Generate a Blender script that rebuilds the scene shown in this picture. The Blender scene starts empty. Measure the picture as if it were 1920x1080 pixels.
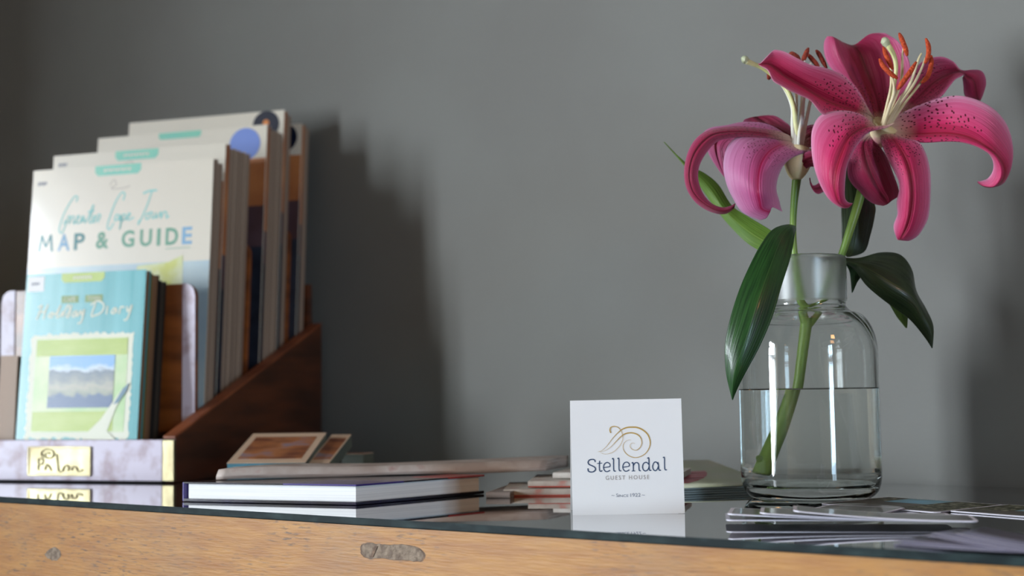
import bpy, bmesh, math, random
from mathutils import Vector, Matrix, noise
random.seed(7)
S = bpy.context.scene
COL = S.collection

# ------------------------------------------------------------------ camera
F, CX, CY, H = 2500.0, 960.0, 540.0, 0.08          # focal length in pixels, image centre, eye above the table top
PITCH, ROLL = math.atan(190 / 2500.0), 0.014
fw = Vector((0, math.cos(PITCH), math.sin(PITCH)))
r0 = Vector((1, 0, 0)); u0 = r0.cross(fw)
RT = r0 * math.cos(ROLL) - u0 * math.sin(ROLL)
UP = r0 * math.sin(ROLL) + u0 * math.cos(ROLL)
cd = bpy.data.cameras.new('camera'); cam = bpy.data.objects.new('camera', cd); COL.objects.link(cam)
cd.sensor_width = 36; cd.lens = F / 1920 * 36; cd.clip_start = 0.02
cam.matrix_world = Matrix(((RT.x, UP.x, -fw.x, 0), (RT.y, UP.y, -fw.y, 0), (RT.z, UP.z, -fw.z, H), (0, 0, 0, 1)))
cd.dof.use_dof = True; cd.dof.focus_distance = 0.885; cd.dof.aperture_fstop = 6.3
S.camera = cam
# ------------------------------------------------------------------ view, world
S.view_settings.view_transform = 'Standard'; S.view_settings.look = 'None'
S.view_settings.exposure = 0.19; S.view_settings.gamma = 1.0; S.view_settings.use_curve_mapping = False
w = bpy.data.worlds.new('world'); S.world = w; w.use_nodes = True
w.node_tree.nodes['Background'].inputs[0].default_value = (0.62, 0.78, 1, 1)
w.node_tree.nodes['Background'].inputs[1].default_value = 1.0
try:
    S.cycles.use_denoising = True
    S.cycles.max_bounces = 14; S.cycles.transmission_bounces = 12; S.cycles.transparent_max_bounces = 12
    S.cycles.diffuse_bounces = 4; S.cycles.sample_clamp_indirect = 6
except Exception: pass

# room frame: a runs along the back wall to the right, b out of the wall into the room
TH = math.atan(0.80)
TV = Vector((math.cos(TH), -math.sin(TH), 0)); NV = Vector((-math.sin(TH), -math.cos(TH), 0)); W0 = Vector((0, 1.335, 0))
def room(a, b, z): return W0 + TV * a + NV * b + Vector((0, 0, z))
A0, A1, B1, ZF, ZC = -1.30, 4.40, 4.40, -0.76, 1.75
WIN1 = (2.30, 3.80, -0.30, 1.15)      # b0 b1 z0 z1 in the left wall
WIN2 = (1.85, 2.55, -0.30, 1.15)      # in the right wall
def area(name, p, look, sx, sy, e, col, spread=180):
    l = bpy.data.lights.new(name, 'AREA'); l.shape = 'RECTANGLE'; l.size = sx; l.size_y = sy; l.energy = e; l.color = col
    l.spread = math.radians(spread)
    o = bpy.data.objects.new(name, l); COL.objects.link(o)
    o.location = p; o.rotation_euler = (look - p).to_track_quat('-Z', 'Y').to_euler()
    return o
c1 = room(A0 - 0.26, (WIN1[0] + WIN1[1]) / 2, (WIN1[2] + WIN1[3]) / 2)
area('window_daylight', c1, c1 + TV, 1.50, 1.45, 395, (0.84, 0.92, 1.0))
c2 = room(A1 + 0.26, (WIN2[0] + WIN2[1]) / 2, (WIN2[2] + WIN2[3]) / 2)
area('window_daylight', c2, c2 - TV, 0.7, 1.45, 98, (0.56, 0.78, 1.0))
c3 = room(2.9, 1.0, ZC - 0.45)
area('added_warm_light', c3, room(0.2, 0.4, 0), 0.3, 0.3, 7, (1.0, 0.46, 0.15))  # unseen warm light, added to turn the right-facing page edges orange

# ------------------------------------------------------------------ helpers
def ray(u, v): return fw + RT * ((u - CX) / F) - UP * ((v - CY) / F)
CAM = Vector((0, 0, H))
def atY(u, v, Y):
    d = ray(u, v); return CAM + d * (Y / d.y)
def onz(u, v, z=0.0):
    d = ray(u, v); return CAM + d * ((z - H) / d.z)
def tag(o, label=None, cat=None, group=None, kind=None):
    if label: o['label'] = label
    if cat: o['category'] = cat
    if group: o['group'] = group
    if kind: o['kind'] = kind
    return o
def empty(name, loc, rot=(0, 0, 0)):
    o = bpy.data.objects.new(name, None); COL.objects.link(o); o.location = loc; o.rotation_euler = rot
    o.empty_display_size = 0.02
    return o
def crom(P, t):
    n = len(P) - 1
    i = min(int(t * n), n - 1); f = t * n - i
    p0 = P[max(i - 1, 0)]; p1 = P[i]; p2 = P[i + 1]; p3 = P[min(i + 2, n)]
    return 0.5 * ((2 * p1) + (p2 - p0) * f + (2 * p0 - 5 * p1 + 4 * p2 - p3) * f * f + (3 * p1 - p0 - 3 * p2 + p3) * f ** 3)
def smooth(P, n):
    P = [Vector(p) for p in P]
    return [crom(P, i / n) for i in range(n + 1)]

class MB:
    """collects faces with materials, links them as one mesh object"""
    def __init__(s): s.v = []; s.f = []; s.m = []; s.mats = []; s.uv = []; s.sm = []
    def mi(s, m):
        if m not in s.mats: s.mats.append(m)
        return s.mats.index(m)
    def face(s, pts, m, uv=None, sm=False):
        b = len(s.v); s.v += [Vector(p) for p in pts]; s.f.append(list(range(b, b + len(pts)))); s.m.append(s.mi(m))
        s.uv.append(uv or [(0, 0)] * len(pts)); s.sm.append(sm)
    def mesh(s, vs, fs, m, uvs=None, sm=True):
        b = len(s.v); s.v += [Vector(p) for p in vs]; k = s.mi(m)
        for f in fs:
            s.f.append([b + i for i in f]); s.m.append(k); s.uv.append([uvs[i] for i in f] if uvs else [(0, 0)] * len(f)); s.sm.append(sm)
    def box(s, a, b, m, T=None):
        x0, y0, z0 = a; x1, y1, z1 = b
        c = [(x0, y0, z0), (x1, y0, z0), (x1, y1, z0), (x0, y1, z0), (x0, y0, z1), (x1, y0, z1), (x1, y1, z1), (x0, y1, z1)]
        if T: c = [T @ Vector(p) for p in c]
        s.mesh(c, [(0, 3, 2, 1), (4, 5, 6, 7), (0, 1, 5, 4), (1, 2, 6, 5), (2, 3, 7, 6), (3, 0, 4, 7)], m, sm=False)
    def prism(s, poly, off, m, mtop=None):
        """poly: list of 3D points, extruded by off"""
        n = len(poly); off = Vector(off); P = [Vector(p) for p in poly]; Q = [p + off for p in P]
        s.mesh(P + Q, [tuple(reversed(range(n)))] + [(i, (i + 1) % n, n + (i + 1) % n, n + i) for i in range(n)], m, sm=False)
        s.mesh(Q, [tuple(range(n))], mtop or m, sm=False)
    def tube(s, P, R, m, seg=10, flat=1.0, cap=True):
        n = len(P); vs = []; fs = []; ref = Vector((0.3, -1, 0.2)).normalized(); pv = None
        for i, p in enumerate(P):
            t = (P[min(i + 1, n - 1)] - P[max(i - 1, 0)]).normalized()
            a = (pv if pv is not None else t.cross(ref)); a = (a - t * a.dot(t)).normalized(); pv = a; b = t.cross(a)
            r = R[i] if hasattr(R, '__len__') else R
            for k in range(seg):
                q = 2 * math.pi * k / seg; vs.append(p + a * (r * math.cos(q)) + b * (r * flat * math.sin(q)))
        for i in range(n - 1):
            for k in range(seg):
                fs.append((i * seg + k, i * seg + (k + 1) % seg, (i + 1) * seg + (k + 1) % seg, (i + 1) * seg + k))
        if cap: fs += [tuple(reversed(range(seg))), tuple(range((n - 1) * seg, n * seg))]
        uv = [(k / seg, i / n) for i in range(n) for k in range(seg)]
        s.mesh(vs, fs, m, uv)
    def lathe(s, prof, m, seg=64, c=(0, 0, 0)):
        c = Vector(c); vs = []; fs = []; Q = [prof[0]]
        for (ra, za), (rb, zb) in zip(prof[:-1], prof[1:]):
            L_ = math.hypot(rb - ra, zb - za)
            if L_ > .004:
                for f in (.0005 / L_, .0015 / L_, 1 - .0015 / L_, 1 - .0005 / L_): Q.append((ra + (rb - ra) * f, za + (zb - za) * f))
            Q.append((rb, zb))
        prof = Q; n = len(prof)
        for r, z in prof:
            for k in range(seg):
                q = 2 * math.pi * k / seg; vs.append(c + Vector((r * math.cos(q), r * math.sin(q), z)))
        for i in range(n - 1):
            for k in range(seg):
                fs.append((i * seg + k, i * seg + (k + 1) % seg, (i + 1) * seg + (k + 1) % seg, (i + 1) * seg + k))
        s.mesh(vs, fs, m)
    def ribbon(s, pts, w, m, y=0.0, n=None, smoothit=True, T=None):
        """flat inked stroke in the x,z plane of a cover; pts (x,z); w width or list"""
        P = [Vector((p[0], 0, p[1])) for p in pts]
        if smoothit:
            n = n or len(P) * 6; Q = [crom(P, i / n) for i in range(n + 1)]
        else: Q = P; n = len(P) - 1
        W = [Vector((x, 0, 0)) for x in (w if hasattr(w, '__len__') else [w, w])]
        L = []; R_ = []
        for i, q in enumerate(Q):
            t = (Q[min(i + 1, n)] - Q[max(i - 1, 0)]); t = t.normalized() if t.length > 1e-9 else Vector((1, 0, 0))
            nn = Vector((-t.z, 0, t.x)); ww = crom(W, i / n).x / 2
            L.append(q + nn * ww + Vector((0, y, 0))); R_.append(q - nn * ww + Vector((0, y, 0)))
        vs = L + R_
        if T: vs = [T @ p for p in vs]
        s.mesh(vs, [(i, i + 1, n + 2 + i, n + 1 + i) for i in range(n)], m, sm=False)
    def rect(s, x0, x1, z0, z1, m, y=0.0, T=None):
        p = [Vector((x0, y, z0)), Vector((x1, y, z0)), Vector((x1, y, z1)), Vector((x0, y, z1))]
        if T: p = [T @ q for q in p]
        s.face(p, m, [(0, 0), (1, 0), (1, 1), (0, 1)])
    def poly2(s, pts, m, y=0.0, T=None):
        p = [Vector((a, y, b)) for a, b in pts]
        if T: p = [T @ q for q in p]
        s.face(p, m, [(0, 0)] * len(p))
    def text(s, body, x0, x1, z0, z1, m, y=0.0, T=None, bold=0.0, space=1.0):
        """built-in sans lettering fitted into the box x0..x1, z0..z1"""
        c = bpy.data.curves.new('lettering', 'FONT'); c.body = body; c.offset = bold; c.space_character = space; c.resolution_u = 3
        o = bpy.data.objects.new('lettering', c); COL.objects.link(o)
        bpy.context.view_layer.update()
        me = bpy.data.meshes.new_from_object(o.evaluated_get(bpy.context.evaluated_depsgraph_get()))
        vs = [v.co.copy() for v in me.vertices]; fs = [tuple(p.vertices) for p in me.polygons]
        bpy.data.objects.remove(o); bpy.data.curves.remove(c); bpy.data.meshes.remove(me)
        ax, bx = min(v.x for v in vs), max(v.x for v in vs); az, bz = min(v.y for v in vs), max(v.y for v in vs)
        q = [Vector((x0 + (v.x - ax) / (bx - ax) * (x1 - x0), y, z0 + (v.y - az) / (bz - az) * (z1 - z0))) for v in vs]
        if T: q = [T @ p for p in q]
        s.mesh(q, fs, m, sm=False)
    def marks(s, n, x0, x1, z0, z1, m, y=0.0):
        """print too small to read: a row of short dashes"""
        for i in range(n):
            a = x0 + (x1 - x0) * i / n; s.rect(a, a + (x1 - x0) / n * .68, z0 + (z1 - z0) * .2 * (i % 2), z1, m, y)
    def build(s, name, parent=None, loc=None, bevel=0.0, solid=0.0, sub=0, weld=False):
        me = bpy.data.meshes.new(name); me.from_pydata([tuple(v) for v in s.v], [], s.f)
        for m in s.mats: me.materials.append(m)
        ul = me.uv_layers.new(name='UVMap')
        for p, k, uv, sm in zip(me.polygons, s.m, s.uv, s.sm):
            p.material_index = k; p.use_smooth = sm
            for li, c in zip(p.loop_indices, uv): ul.data[li].uv = c
        if weld:
            bm = bmesh.new(); bm.from_mesh(me); bmesh.ops.remove_doubles(bm, verts=bm.verts, dist=1e-6)
            bmesh.ops.recalc_face_normals(bm, faces=bm.faces); bm.to_mesh(me); bm.free()
        o = bpy.data.objects.new(name, me); COL.objects.link(o)
        if parent: o.parent = parent
        if loc is not None: o.location = loc
        if solid:
            md = o.modifiers.new('solid', 'SOLIDIFY'); md.thickness = solid; md.offset = 0
        if bevel:
            md = o.modifiers.new('bevel', 'BEVEL'); md.width = bevel; md.segments = 2; md.limit_method = 'ANGLE'
        return o
def rel(o, parent):
    """parent o to a thing while its vertices were built in world coordinates"""
    o.parent = parent; o.matrix_parent_inverse = parent.matrix_world.inverted() if False else Matrix.Translation(-parent.location)
    return o

# ------------------------------------------------------------------ materials
def mat(name, col, rough=0.5, metal=0.0, spec=0.5, coat=0.0, alt=None, nscale=20, stretch=(1, 1, 1), lo=0.35, hi=0.65, bump=0.0, bscale=None, detail=4, trans=0.0, ior=1.5, uvc=False, alt2=None, sheen=0):
    m = bpy.data.materials.new(name); m.use_nodes = True; nt = m.node_tree; N = nt.nodes; L = nt.links; b = N['Principled BSDF']
    b.inputs['Base Color'].default_value = (*col, 1); b.inputs['Roughness'].default_value = rough; b.inputs['Metallic'].default_value = metal
    b.inputs['Specular IOR Level'].default_value = spec; b.inputs['Coat Weight'].default_value = coat; b.inputs['Coat Roughness'].default_value = 0.08
    b.inputs['Transmission Weight'].default_value = trans; b.inputs['IOR'].default_value = ior
    tc = N.new('ShaderNodeTexCoord'); mp = N.new('ShaderNodeMapping'); mp.inputs['Scale'].default_value = stretch
    L.new(tc.outputs['UV' if uvc else 'Object'], mp.inputs[0])
    if alt:
        n = N.new('ShaderNodeTexNoise'); n.inputs['Scale'].default_value = nscale; n.inputs['Detail'].default_value = detail
        L.new(mp.outputs[0], n.inputs['Vector'])
        r = N.new('ShaderNodeValToRGB'); r.color_ramp.elements[0].position = lo; r.color_ramp.elements[1].position = hi
        r.color_ramp.elements[0].color = (*col, 1); r.color_ramp.elements[1].color = (*alt, 1)
        if alt2:
            e = r.color_ramp.elements.new(min(0.99, hi + 0.12)); e.color = (*alt2, 1)
        L.new(n.outputs[0], r.inputs[0]); L.new(r.outputs[0], b.inputs['Base Color'])
    if bump:
        n2 = N.new('ShaderNodeTexNoise'); n2.inputs['Scale'].default_value = bscale or nscale; n2.inputs['Detail'].default_value = 5
        L.new(mp.outputs[0], n2.inputs['Vector'])
        bp = N.new('ShaderNodeBump'); bp.inputs['Strength'].default_value = bump; bp.inputs['Distance'].default_value = 0.002
        L.new(n2.outputs[0], bp.inputs['Height']); L.new(bp.outputs[0], b.inputs['Normal'])
    return m
def srgb(r, g, b):
    f = lambda c: (c / 255 / 12.92) if c / 255 <= 0.04045 else ((c / 255 + 0.055) / 1.055) ** 2.4
    return (f(r), f(g), f(b))

M_wall = mat('grey_painted_plaster', srgb(119, 119, 115), 0.75, alt=srgb(123, 124, 120), nscale=5, bump=0.08, bscale=220, spec=0.25)
M_room = mat('warm_taupe_plaster', srgb(86, 74, 58), 0.8, alt=srgb(94, 82, 64), nscale=3)
M_floor = mat('floor_boards', srgb(95, 62, 38), 0.4, alt=srgb(70, 44, 26), nscale=6, stretch=(1, 12, 1))
M_frame = mat('painted_window_frame', srgb(225, 222, 214), 0.4, alt=srgb(215, 212, 204), nscale=8)
M_white = mat('white_card', srgb(250, 250, 250), 0.45, alt=srgb(248, 248, 249), nscale=30)
M_gold = mat('gold_ink', srgb(196, 160, 80), 0.45)
M_navy = mat('navy_ink', srgb(38, 66, 104), 0.5)
M_greyink = mat('grey_ink', srgb(140, 145, 160), 0.5)
M_taupeink = mat('taupe_ink', srgb(165, 155, 150), 0.5)

def glass_mat(name, col=(1, 1, 1), rough=0.0, ior=1.5):
    m = bpy.data.materials.new(name); m.use_nodes = True; nt = m.node_tree; nt.nodes.clear()
    g = nt.nodes.new('ShaderNodeBsdfGlass'); g.inputs['Color'].default_value = (*col, 1); g.inputs['Roughness'].default_value = rough; g.inputs['IOR'].default_value = ior
    o = nt.nodes.new('ShaderNodeOutputMaterial'); nt.links.new(g.outputs[0], o.inputs[0]); return m
M_glass = glass_mat('clear_glass', (0.975, 0.985, 0.98))
M_frost = glass_mat('ground_glass', (0.95, 0.96, 0.96), 0.36)
M_water = glass_mat('water', (0.985, 0.99, 0.985), 0.0, 1.333)

def wood_mat():
    m = bpy.data.materials.new('tan_painted_wood'); m.use_nodes = True; nt = m.node_tree; N = nt.nodes; L = nt.links; b = N['Principled BSDF']
    tc = N.new('ShaderNodeTexCoord')
    def nz(scale, st, det=5):
        mp = N.new('ShaderNodeMapping'); mp.inputs['Scale'].default_value = st; L.new(tc.outputs['Object'], mp.inputs[0])
        n = N.new('ShaderNodeTexNoise'); n.inputs['Scale'].default_value = scale; n.inputs['Detail'].default_value = det; L.new(mp.outputs[0], n.inputs['Vector']); return n
    def ramp(n, a, c0, b_, c1):
        r = N.new('ShaderNodeValToRGB'); e = r.color_ramp.elements; e[0].position = a; e[1].position = b_; e[0].color = (*c0, 1); e[1].color = (*c1, 1); L.new(n.outputs[0], r.inputs[0]); return r
    r1 = ramp(nz(26, (1, 1, 7)), 0.3, srgb(150, 98, 42), 0.7, srgb(174, 124, 58))
    r2 = ramp(nz(120, (1, 1, 6)), 0.54, (0, 0, 0), 0.68, (1, 1, 1))
    r3 = ramp(nz(11, (1, 1, 1.8)), 0.45, (0, 0, 0), 0.62, (1, 1, 1))
    mul = N.new('ShaderNodeMath'); mul.operation = 'MULTIPLY'; L.new(r2.outputs[0], mul.inputs[0]); L.new(r3.outputs[0], mul.inputs[1])
    mx = N.new('ShaderNodeMix'); mx.data_type = 'RGBA'; L.new(mul.outputs[0], mx.inputs[0]); L.new(r1.outputs[0], mx.inputs[6]); mx.inputs[7].default_value = (*srgb(104, 78, 54), 1)
    r4 = ramp(nz(14, (1, 1, 1)), 0.5, (0, 0, 0), 0.75, (0.45, 0.45, 0.45))
    mx2 = N.new('ShaderNodeMix'); mx2.data_type = 'RGBA'; L.new(r4.outputs[0], mx2.inputs[0]); L.new(mx.outputs[2], mx2.inputs[6]); mx2.inputs[7].default_value = (*srgb(142, 112, 82), 1)
    L.new(mx2.outputs[2], b.inputs['Base Color']); b.inputs['Roughness'].default_value = 0.55
    bp = N.new('ShaderNodeBump'); bp.inputs['Strength'].default_value = 0.35; bp.inputs['Distance'].default_value = 0.001
    L.new(nz(80, (1, 1, 9)).outputs[0], bp.inputs['Height']); L.new(bp.outputs[0], b.inputs['Normal'])
    return m
M_wood = wood_mat()
M_knot = mat('grey_filled_knot', srgb(112, 96, 82), 0.8, alt=srgb(142, 126, 108), nscale=240, lo=0.4, hi=0.62, bump=0.8, bscale=300)
M_knotrim = mat('dark_knot_rim', srgb(88, 70, 58), 0.8, alt=srgb(130, 105, 84), nscale=300)
M_top = mat('dark_glass_top', srgb(34, 38, 38), 0.015, coat=1.0, spec=0.9, ior=1.62)
M_top.node_tree.nodes['Principled BSDF'].inputs['Coat Roughness'].default_value = 0.0
M_topedge = mat('dark_glass_edge', srgb(20, 32, 34), 0.6, spec=0.15, alt=srgb(44, 60, 60), nscale=160, stretch=(0.4, 0.4, 1), lo=0.45, hi=0.8)

# ------------------------------------------------------------------ the room
def quad(mb, p, m): mb.face(p, m)
mb = MB(); mb.prism([room(A0 - .3, 0, ZF), room(A1 + .3, 0, ZF), room(A1 + .3, 0, ZC), room(A0 - .3, 0, ZC)], -NV * 0.12, M_wall)
tag(mb.build('wall_back'), kind='structure')
mb = MB(); mb.prism([room(A0 - .3, -.12, ZF), room(A0 - .3, B1 + .12, ZF), room(A1 + .3, B1 + .12, ZF), room(A1 + .3, -.12, ZF)], (0, 0, -0.1), M_floor)
tag(mb.build('floor'), kind='structure')
mb = MB(); mb.prism([room(A0 - .3, -.12, ZC), room(A0 - .3, B1 + .12, ZC), room(A1 + .3, B1 + .12, ZC), room(A1 + .3, -.12, ZC)], (0, 0, 0.1), M_room)
tag(mb.build('ceiling'), kind='structure')
mb = MB(); mb.prism([room(A0 - .3, B1, ZF), room(A1 + .3, B1, ZF), room(A1 + .3, B1, ZC), room(A0 - .3, B1, ZC)], NV * 0.12, M_room)
tag(mb.build('wall_front'), kind='structure')
def side_wall(name, a0, a1, win, m):
    b0, b1, z0, z1 = win; mb = MB()
    for x0, x1, y0, y1 in ((0, b0, ZF, ZC), (b1, B1, ZF, ZC), (b0, b1, ZF, z0), (b0, b1, z1, ZC)):
        mb.prism([room(a0, x0, y0), room(a0, x1, y0), room(a0, x1, y1), room(a0, x0, y1)], TV * (a1 - a0), m)
    tag(mb.build(name), kind='structure')
side_wall('wall_left', A0 - .25, A0, WIN1, M_room)
side_wall('wall_right', A1, A1 + .25, WIN2, M_room)
def window(name, a, win, nb, nz):
    b0, b1, z0, z1 = win; mb = MB()
    def bar(x0, x1, y0, y1, d=0.04): mb.prism([room(a, x0, y0), room(a, x1, y0), room(a, x1, y1), room(a, x0, y1)], TV * d, M_frame)
    t = 0.05
    bar(b0, b0 + t, z0, z1); bar(b1 - t, b1, z0, z1); bar(b0, b1, z0, z0 + t); bar(b0, b1, z1 - t, z1)
    for i in range(1, nb):
        x = b0 + (b1 - b0) * i / nb; bar(x - .02, x + .02, z0, z1)
    for i in range(1, nz):
        y = z0 + (z1 - z0) * i / nz; bar(b0, b1, y - .02, y + .02)
    tag(mb.build(name), kind='structure')
window('window_1', A0 - .2, WIN1, 2, 3)
window('window_2', A1 + .16, WIN2, 2, 3)
# ------------------------------------------------------------------ table
eL, eR = onz(0, 931), onz(1920, 1044)
ed = (eR - eL).normalized(); en = Vector((ed.y, -ed.x, 0))          # en points toward the viewer
def front(t, out=0, z=0): return eL + ed * t + en * out + Vector((0, 0, z))
def wallpt(t):                                                       # the wall point behind front(t)
    p = front(t); k = (p - W0).dot(NV); return p - en * (k / -en.dot(-NV)) if False else p + (-en) * (k / (-en).dot(-NV))
T0, T1, GT = -0.42, 1.12, 0.0048
def topquad(inset, z, back=0.004):
    a, b = front(T0 + inset), front(T1 - inset)
    return [a - en * inset + Vector((0, 0, z)), b - en * inset + Vector((0, 0, z)), wallpt(T1 - inset) + en * back + Vector((0, 0, z)), wallpt(T0 + inset) + en * back + Vector((0, 0, z))]
mb = MB(); P = topquad(0, -GT); mb.prism(P, (0, 0, GT), M_topedge, M_top)
o = mb.build('glass_table_top', bevel=0.0006)
tag(o, 'dark reflective glass sheet covering the wooden table', 'table top')
tb = empty('console_table', front((T0 + T1) / 2, -0.2, ZF))
tag(tb, 'tan painted wooden table with knots and worn grain under the dark glass', 'table')
mb = MB(); P = topquad(0.002, -GT - 0.075, 0.008); mb.prism(P, (0, 0, 0.075 - 0.0003), M_wood)
rel(mb.build('table_board', bevel=0.0015), tb)
mb = MB()
a, b = front(T0 + .03, -.004, -GT - .0755), front(T1 - .03, -.004, -GT - .0755)
mb.prism([a, b, b - en * .022, a - en * .022], (0, 0, -0.10), M_wood)
rel(mb.build('apron', bevel=0.001), tb)
for t in (T0 + .05, T1 - .11):
    for inn in (0.03, 'b'):
        if inn == 'b':
            q = wallpt(t) + en * 0.09; k = (front(t) - q).dot(en)
            base = front(t, -k)
        else: base = front(t, -inn)
        mb = MB(); z1 = -GT - .0755
        p = [base, base + ed * .06, base + ed * .06 - en * .06, base - en * .06]
        mb.prism([Vector((q.x, q.y, ZF)) for q in p], (0, 0, z1 - ZF), M_wood)
        rel(mb.build('leg', bevel=0.002), tb)
# knots set into the front edge of the board
def on_front(u, v, out):
    d = ray(u, v); p0 = front(0, out); t = (p0 - CAM).dot(en) / d.dot(en); return CAM + d * t
def knot(outline, name, lab, rim=True):
    c = sum((on_front(u, v, -.002) for u, v in outline), Vector()) / len(outline)
    mb = MB(); rnd = random.Random(3); P = []
    pts = smooth([(u, v, 0) for u, v in outline] + [(outline[0][0], outline[0][1], 0)], 60)[:-1]
    for p in pts: P.append(on_front(p.x + rnd.uniform(-.8, .8), p.y + rnd.uniform(-.8, .8), -.0018))
    mb.face([p for p in P], M_knot)
    n = len(P)
    if rim:
        Q = [c + (p - c) * 1.06 - en * .0002 for p in P]
        mb.mesh(P + Q, [(i, (i + 1) % n, n + (i + 1) % n, n + i) for i in range(n)], M_knotrim, sm=False)
    o = rel(mb.build(name), tb); o['label'] = lab; return o
knot([(680, 1022), (692, 1018), (706, 1020), (725, 1022), (745, 1021), (778, 1026), (790, 1034), (793, 1044), (784, 1052), (752, 1050), (716, 1047), (694, 1047), (682, 1042), (678, 1032)], 'knot', 'grey filled knot in the front edge of the table', True)
mb = MB(); mb.mesh([on_front(u, v, -.0014) for u, v in ((702, 1024), (708, 1024), (699, 1045), (694, 1045))], [(0, 1, 2, 3)], M_knotrim, sm=False); rel(mb.build('crack'), tb)
knot([(90, 1032), (100, 1026), (110, 1030), (114, 1040), (106, 1051), (94, 1049), (84, 1041)], 'knot', 'small faint grey knot near the left end of the table', False)

# ------------------------------------------------------------------ standing card
K = 0.853 / 2500
c = (onz(1075, 966) + onz(1283, 963)) / 2
card = empty('display_card', c); card.rotation_euler = (math.radians(-1.0), math.radians(-.35), 0)
tag(card, 'small square white card with a gold scroll emblem and blue lettering, standing upright', 'card')
HW = 104 * K; HH = 212.5 * K
mb = MB(); mb.box((-HW, 0, 0), (HW, .0005, HH), M_white)
# folded back leaf that keeps it upright
mb.prism([Vector((-HW, .0005, HH)), Vector((HW, .0005, HH)), Vector((HW, .034, .0009)), Vector((-HW, .034, .0009))], (0, .0004, 0), M_white)
mb.build('card_stock', card)
def lg(cx, cy):
    u = 1090 + cx / 6.75; v = 790 + cy / 6.75
    u += (965 - v) * 0.019; v += (u - 1179) * 0.014
    return ((u - 1179) * K, (965 - v) * K)
mb = MB(); s_ = K / 6.75
def st(pts, wd, m, mb=mb, y=-.00012): mb.ribbon([lg(*p) for p in pts], [x * s_ for x in wd] if hasattr(wd, '__len__') else wd * s_, m, y)
st([(215, 400), (265, 385), (330, 330), (400, 240), (460, 175), (520, 125), (580, 100), (650, 94), (720, 100), (790, 132), (850, 190), (877, 270), (870, 340), (830, 410), (770, 455), (700, 475), (630, 462), (575, 425), (540, 370), (540, 310), (570, 270), (610, 253), (640, 258)], [2, 5, 9, 17, 19, 17, 11, 9, 9, 7, 4, 2], M_gold)
st([(230, 398), (300, 390), (380, 340), (440, 280), (500, 220), (560, 178), (630, 165), (700, 178), (750, 215), (773, 280), (755, 340), (710, 380), (665, 378), (630, 350), (626, 315), (650, 292), (688, 302)], [2, 4, 9, 15, 15, 9, 8, 6, 4, 2], M_gold, y=-.00016)
st([(383, 165), (372, 130), (385, 95), (430, 83), (480, 100), (515, 145), (535, 210), (525, 270), (490, 330), (430, 390), (370, 420), (300, 428), (245, 408)], [14, 14, 10, 7, 5, 5, 4, 2], M_gold, y=-.0002)
mb.build('emblem', card)['label'] = 'gold scroll emblem'
mb = MB()
def ln(pts, wd=13): mb.ribbon([lg(*p) for p in pts], wd * s_, M_navy, -.00012)
ln([(184, 528), (176, 502), (150, 494), (112, 502), (94, 530), (106, 556), (142, 573), (176, 592), (187, 620), (165, 645), (130, 652), (98, 640), (92, 606)], 14)
ln([(240, 512), (236, 560), (236, 610), (242, 638), (258, 644), (272, 632)]); ln([(206, 546), (240, 543), (272, 541)], 9)
for dx, dy in ((0, 0), (242, -3)):
    ln([(292 + dx, 596 + dy), (330 + dx, 592 + dy), (368 + dx, 582 + dy), (366 + dx, 552 + dy), (340 + dx, 534 + dy), (308 + dx, 544 + dy), (289 + dx, 580 + dy), (292 + dx, 618 + dy), (312 + dx, 644 + dy), (340 + dx, 646 + dy), (370 + dx, 630 + dy)], 12)
for x, y in ((395, 492), (463, 489), (1036, 480)):
    ln([(x, y), (x + 18, y - 4), (x + 19, y + 60), (x + 20, y + 125), (x + 26, y + 148), (x + 48, y + 150)])
ln([(642, 545), (658, 538), (662, 580), (662, 640)]); ln([(640, 643), (662, 642), (686, 641)], 9)
ln([(662, 578), (682, 545), (710, 538), (730, 560), (733, 610), (738, 636), (756, 640)])
ln([(858, 562), (830, 536), (795, 546), (778, 588), (790, 630), (820, 642), (848, 622), (860, 590)]); ln([(838, 487), (857, 481), (860, 550), (863, 615), (870, 636), (888, 634)])
ln([(975, 562), (950, 532), (922, 541), (905, 585), (915, 625), (940, 640), (963, 620), (977, 585)]); ln([(972, 532), (979, 575), (981, 615), (990, 635), (1010, 634)])
mb.build('lettering', card)['label'] = 'dark blue name lettering'
mb = MB()
x0, z1 = lg(313, 700); x1, z0 = lg(862, 748); mb.text('GUEST HOUSE', x0, x1, z0 + .0002, z1, M_taupeink, -.00012, space=1.35)
mb.build('small_lettering', card)['label'] = 'grey words GUEST HOUSE'
mb = MB()
for tx, a, b_, t, q in (('S', 443, 468, 922, 964), ('INCE', 474, 598, 934, 964), ('1922', 622, 750, 919, 963), ('~', 385, 424, 940, 950), ('~', 765, 805, 938, 948)):
    x0, z1 = lg(a, t); x1, z0 = lg(b_, q); mb.text(tx, x0, x1, z0, z1, M_greyink, -.00012)
mb.build('small_lettering', card)['label'] = 'grey words Since 1922'

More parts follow.
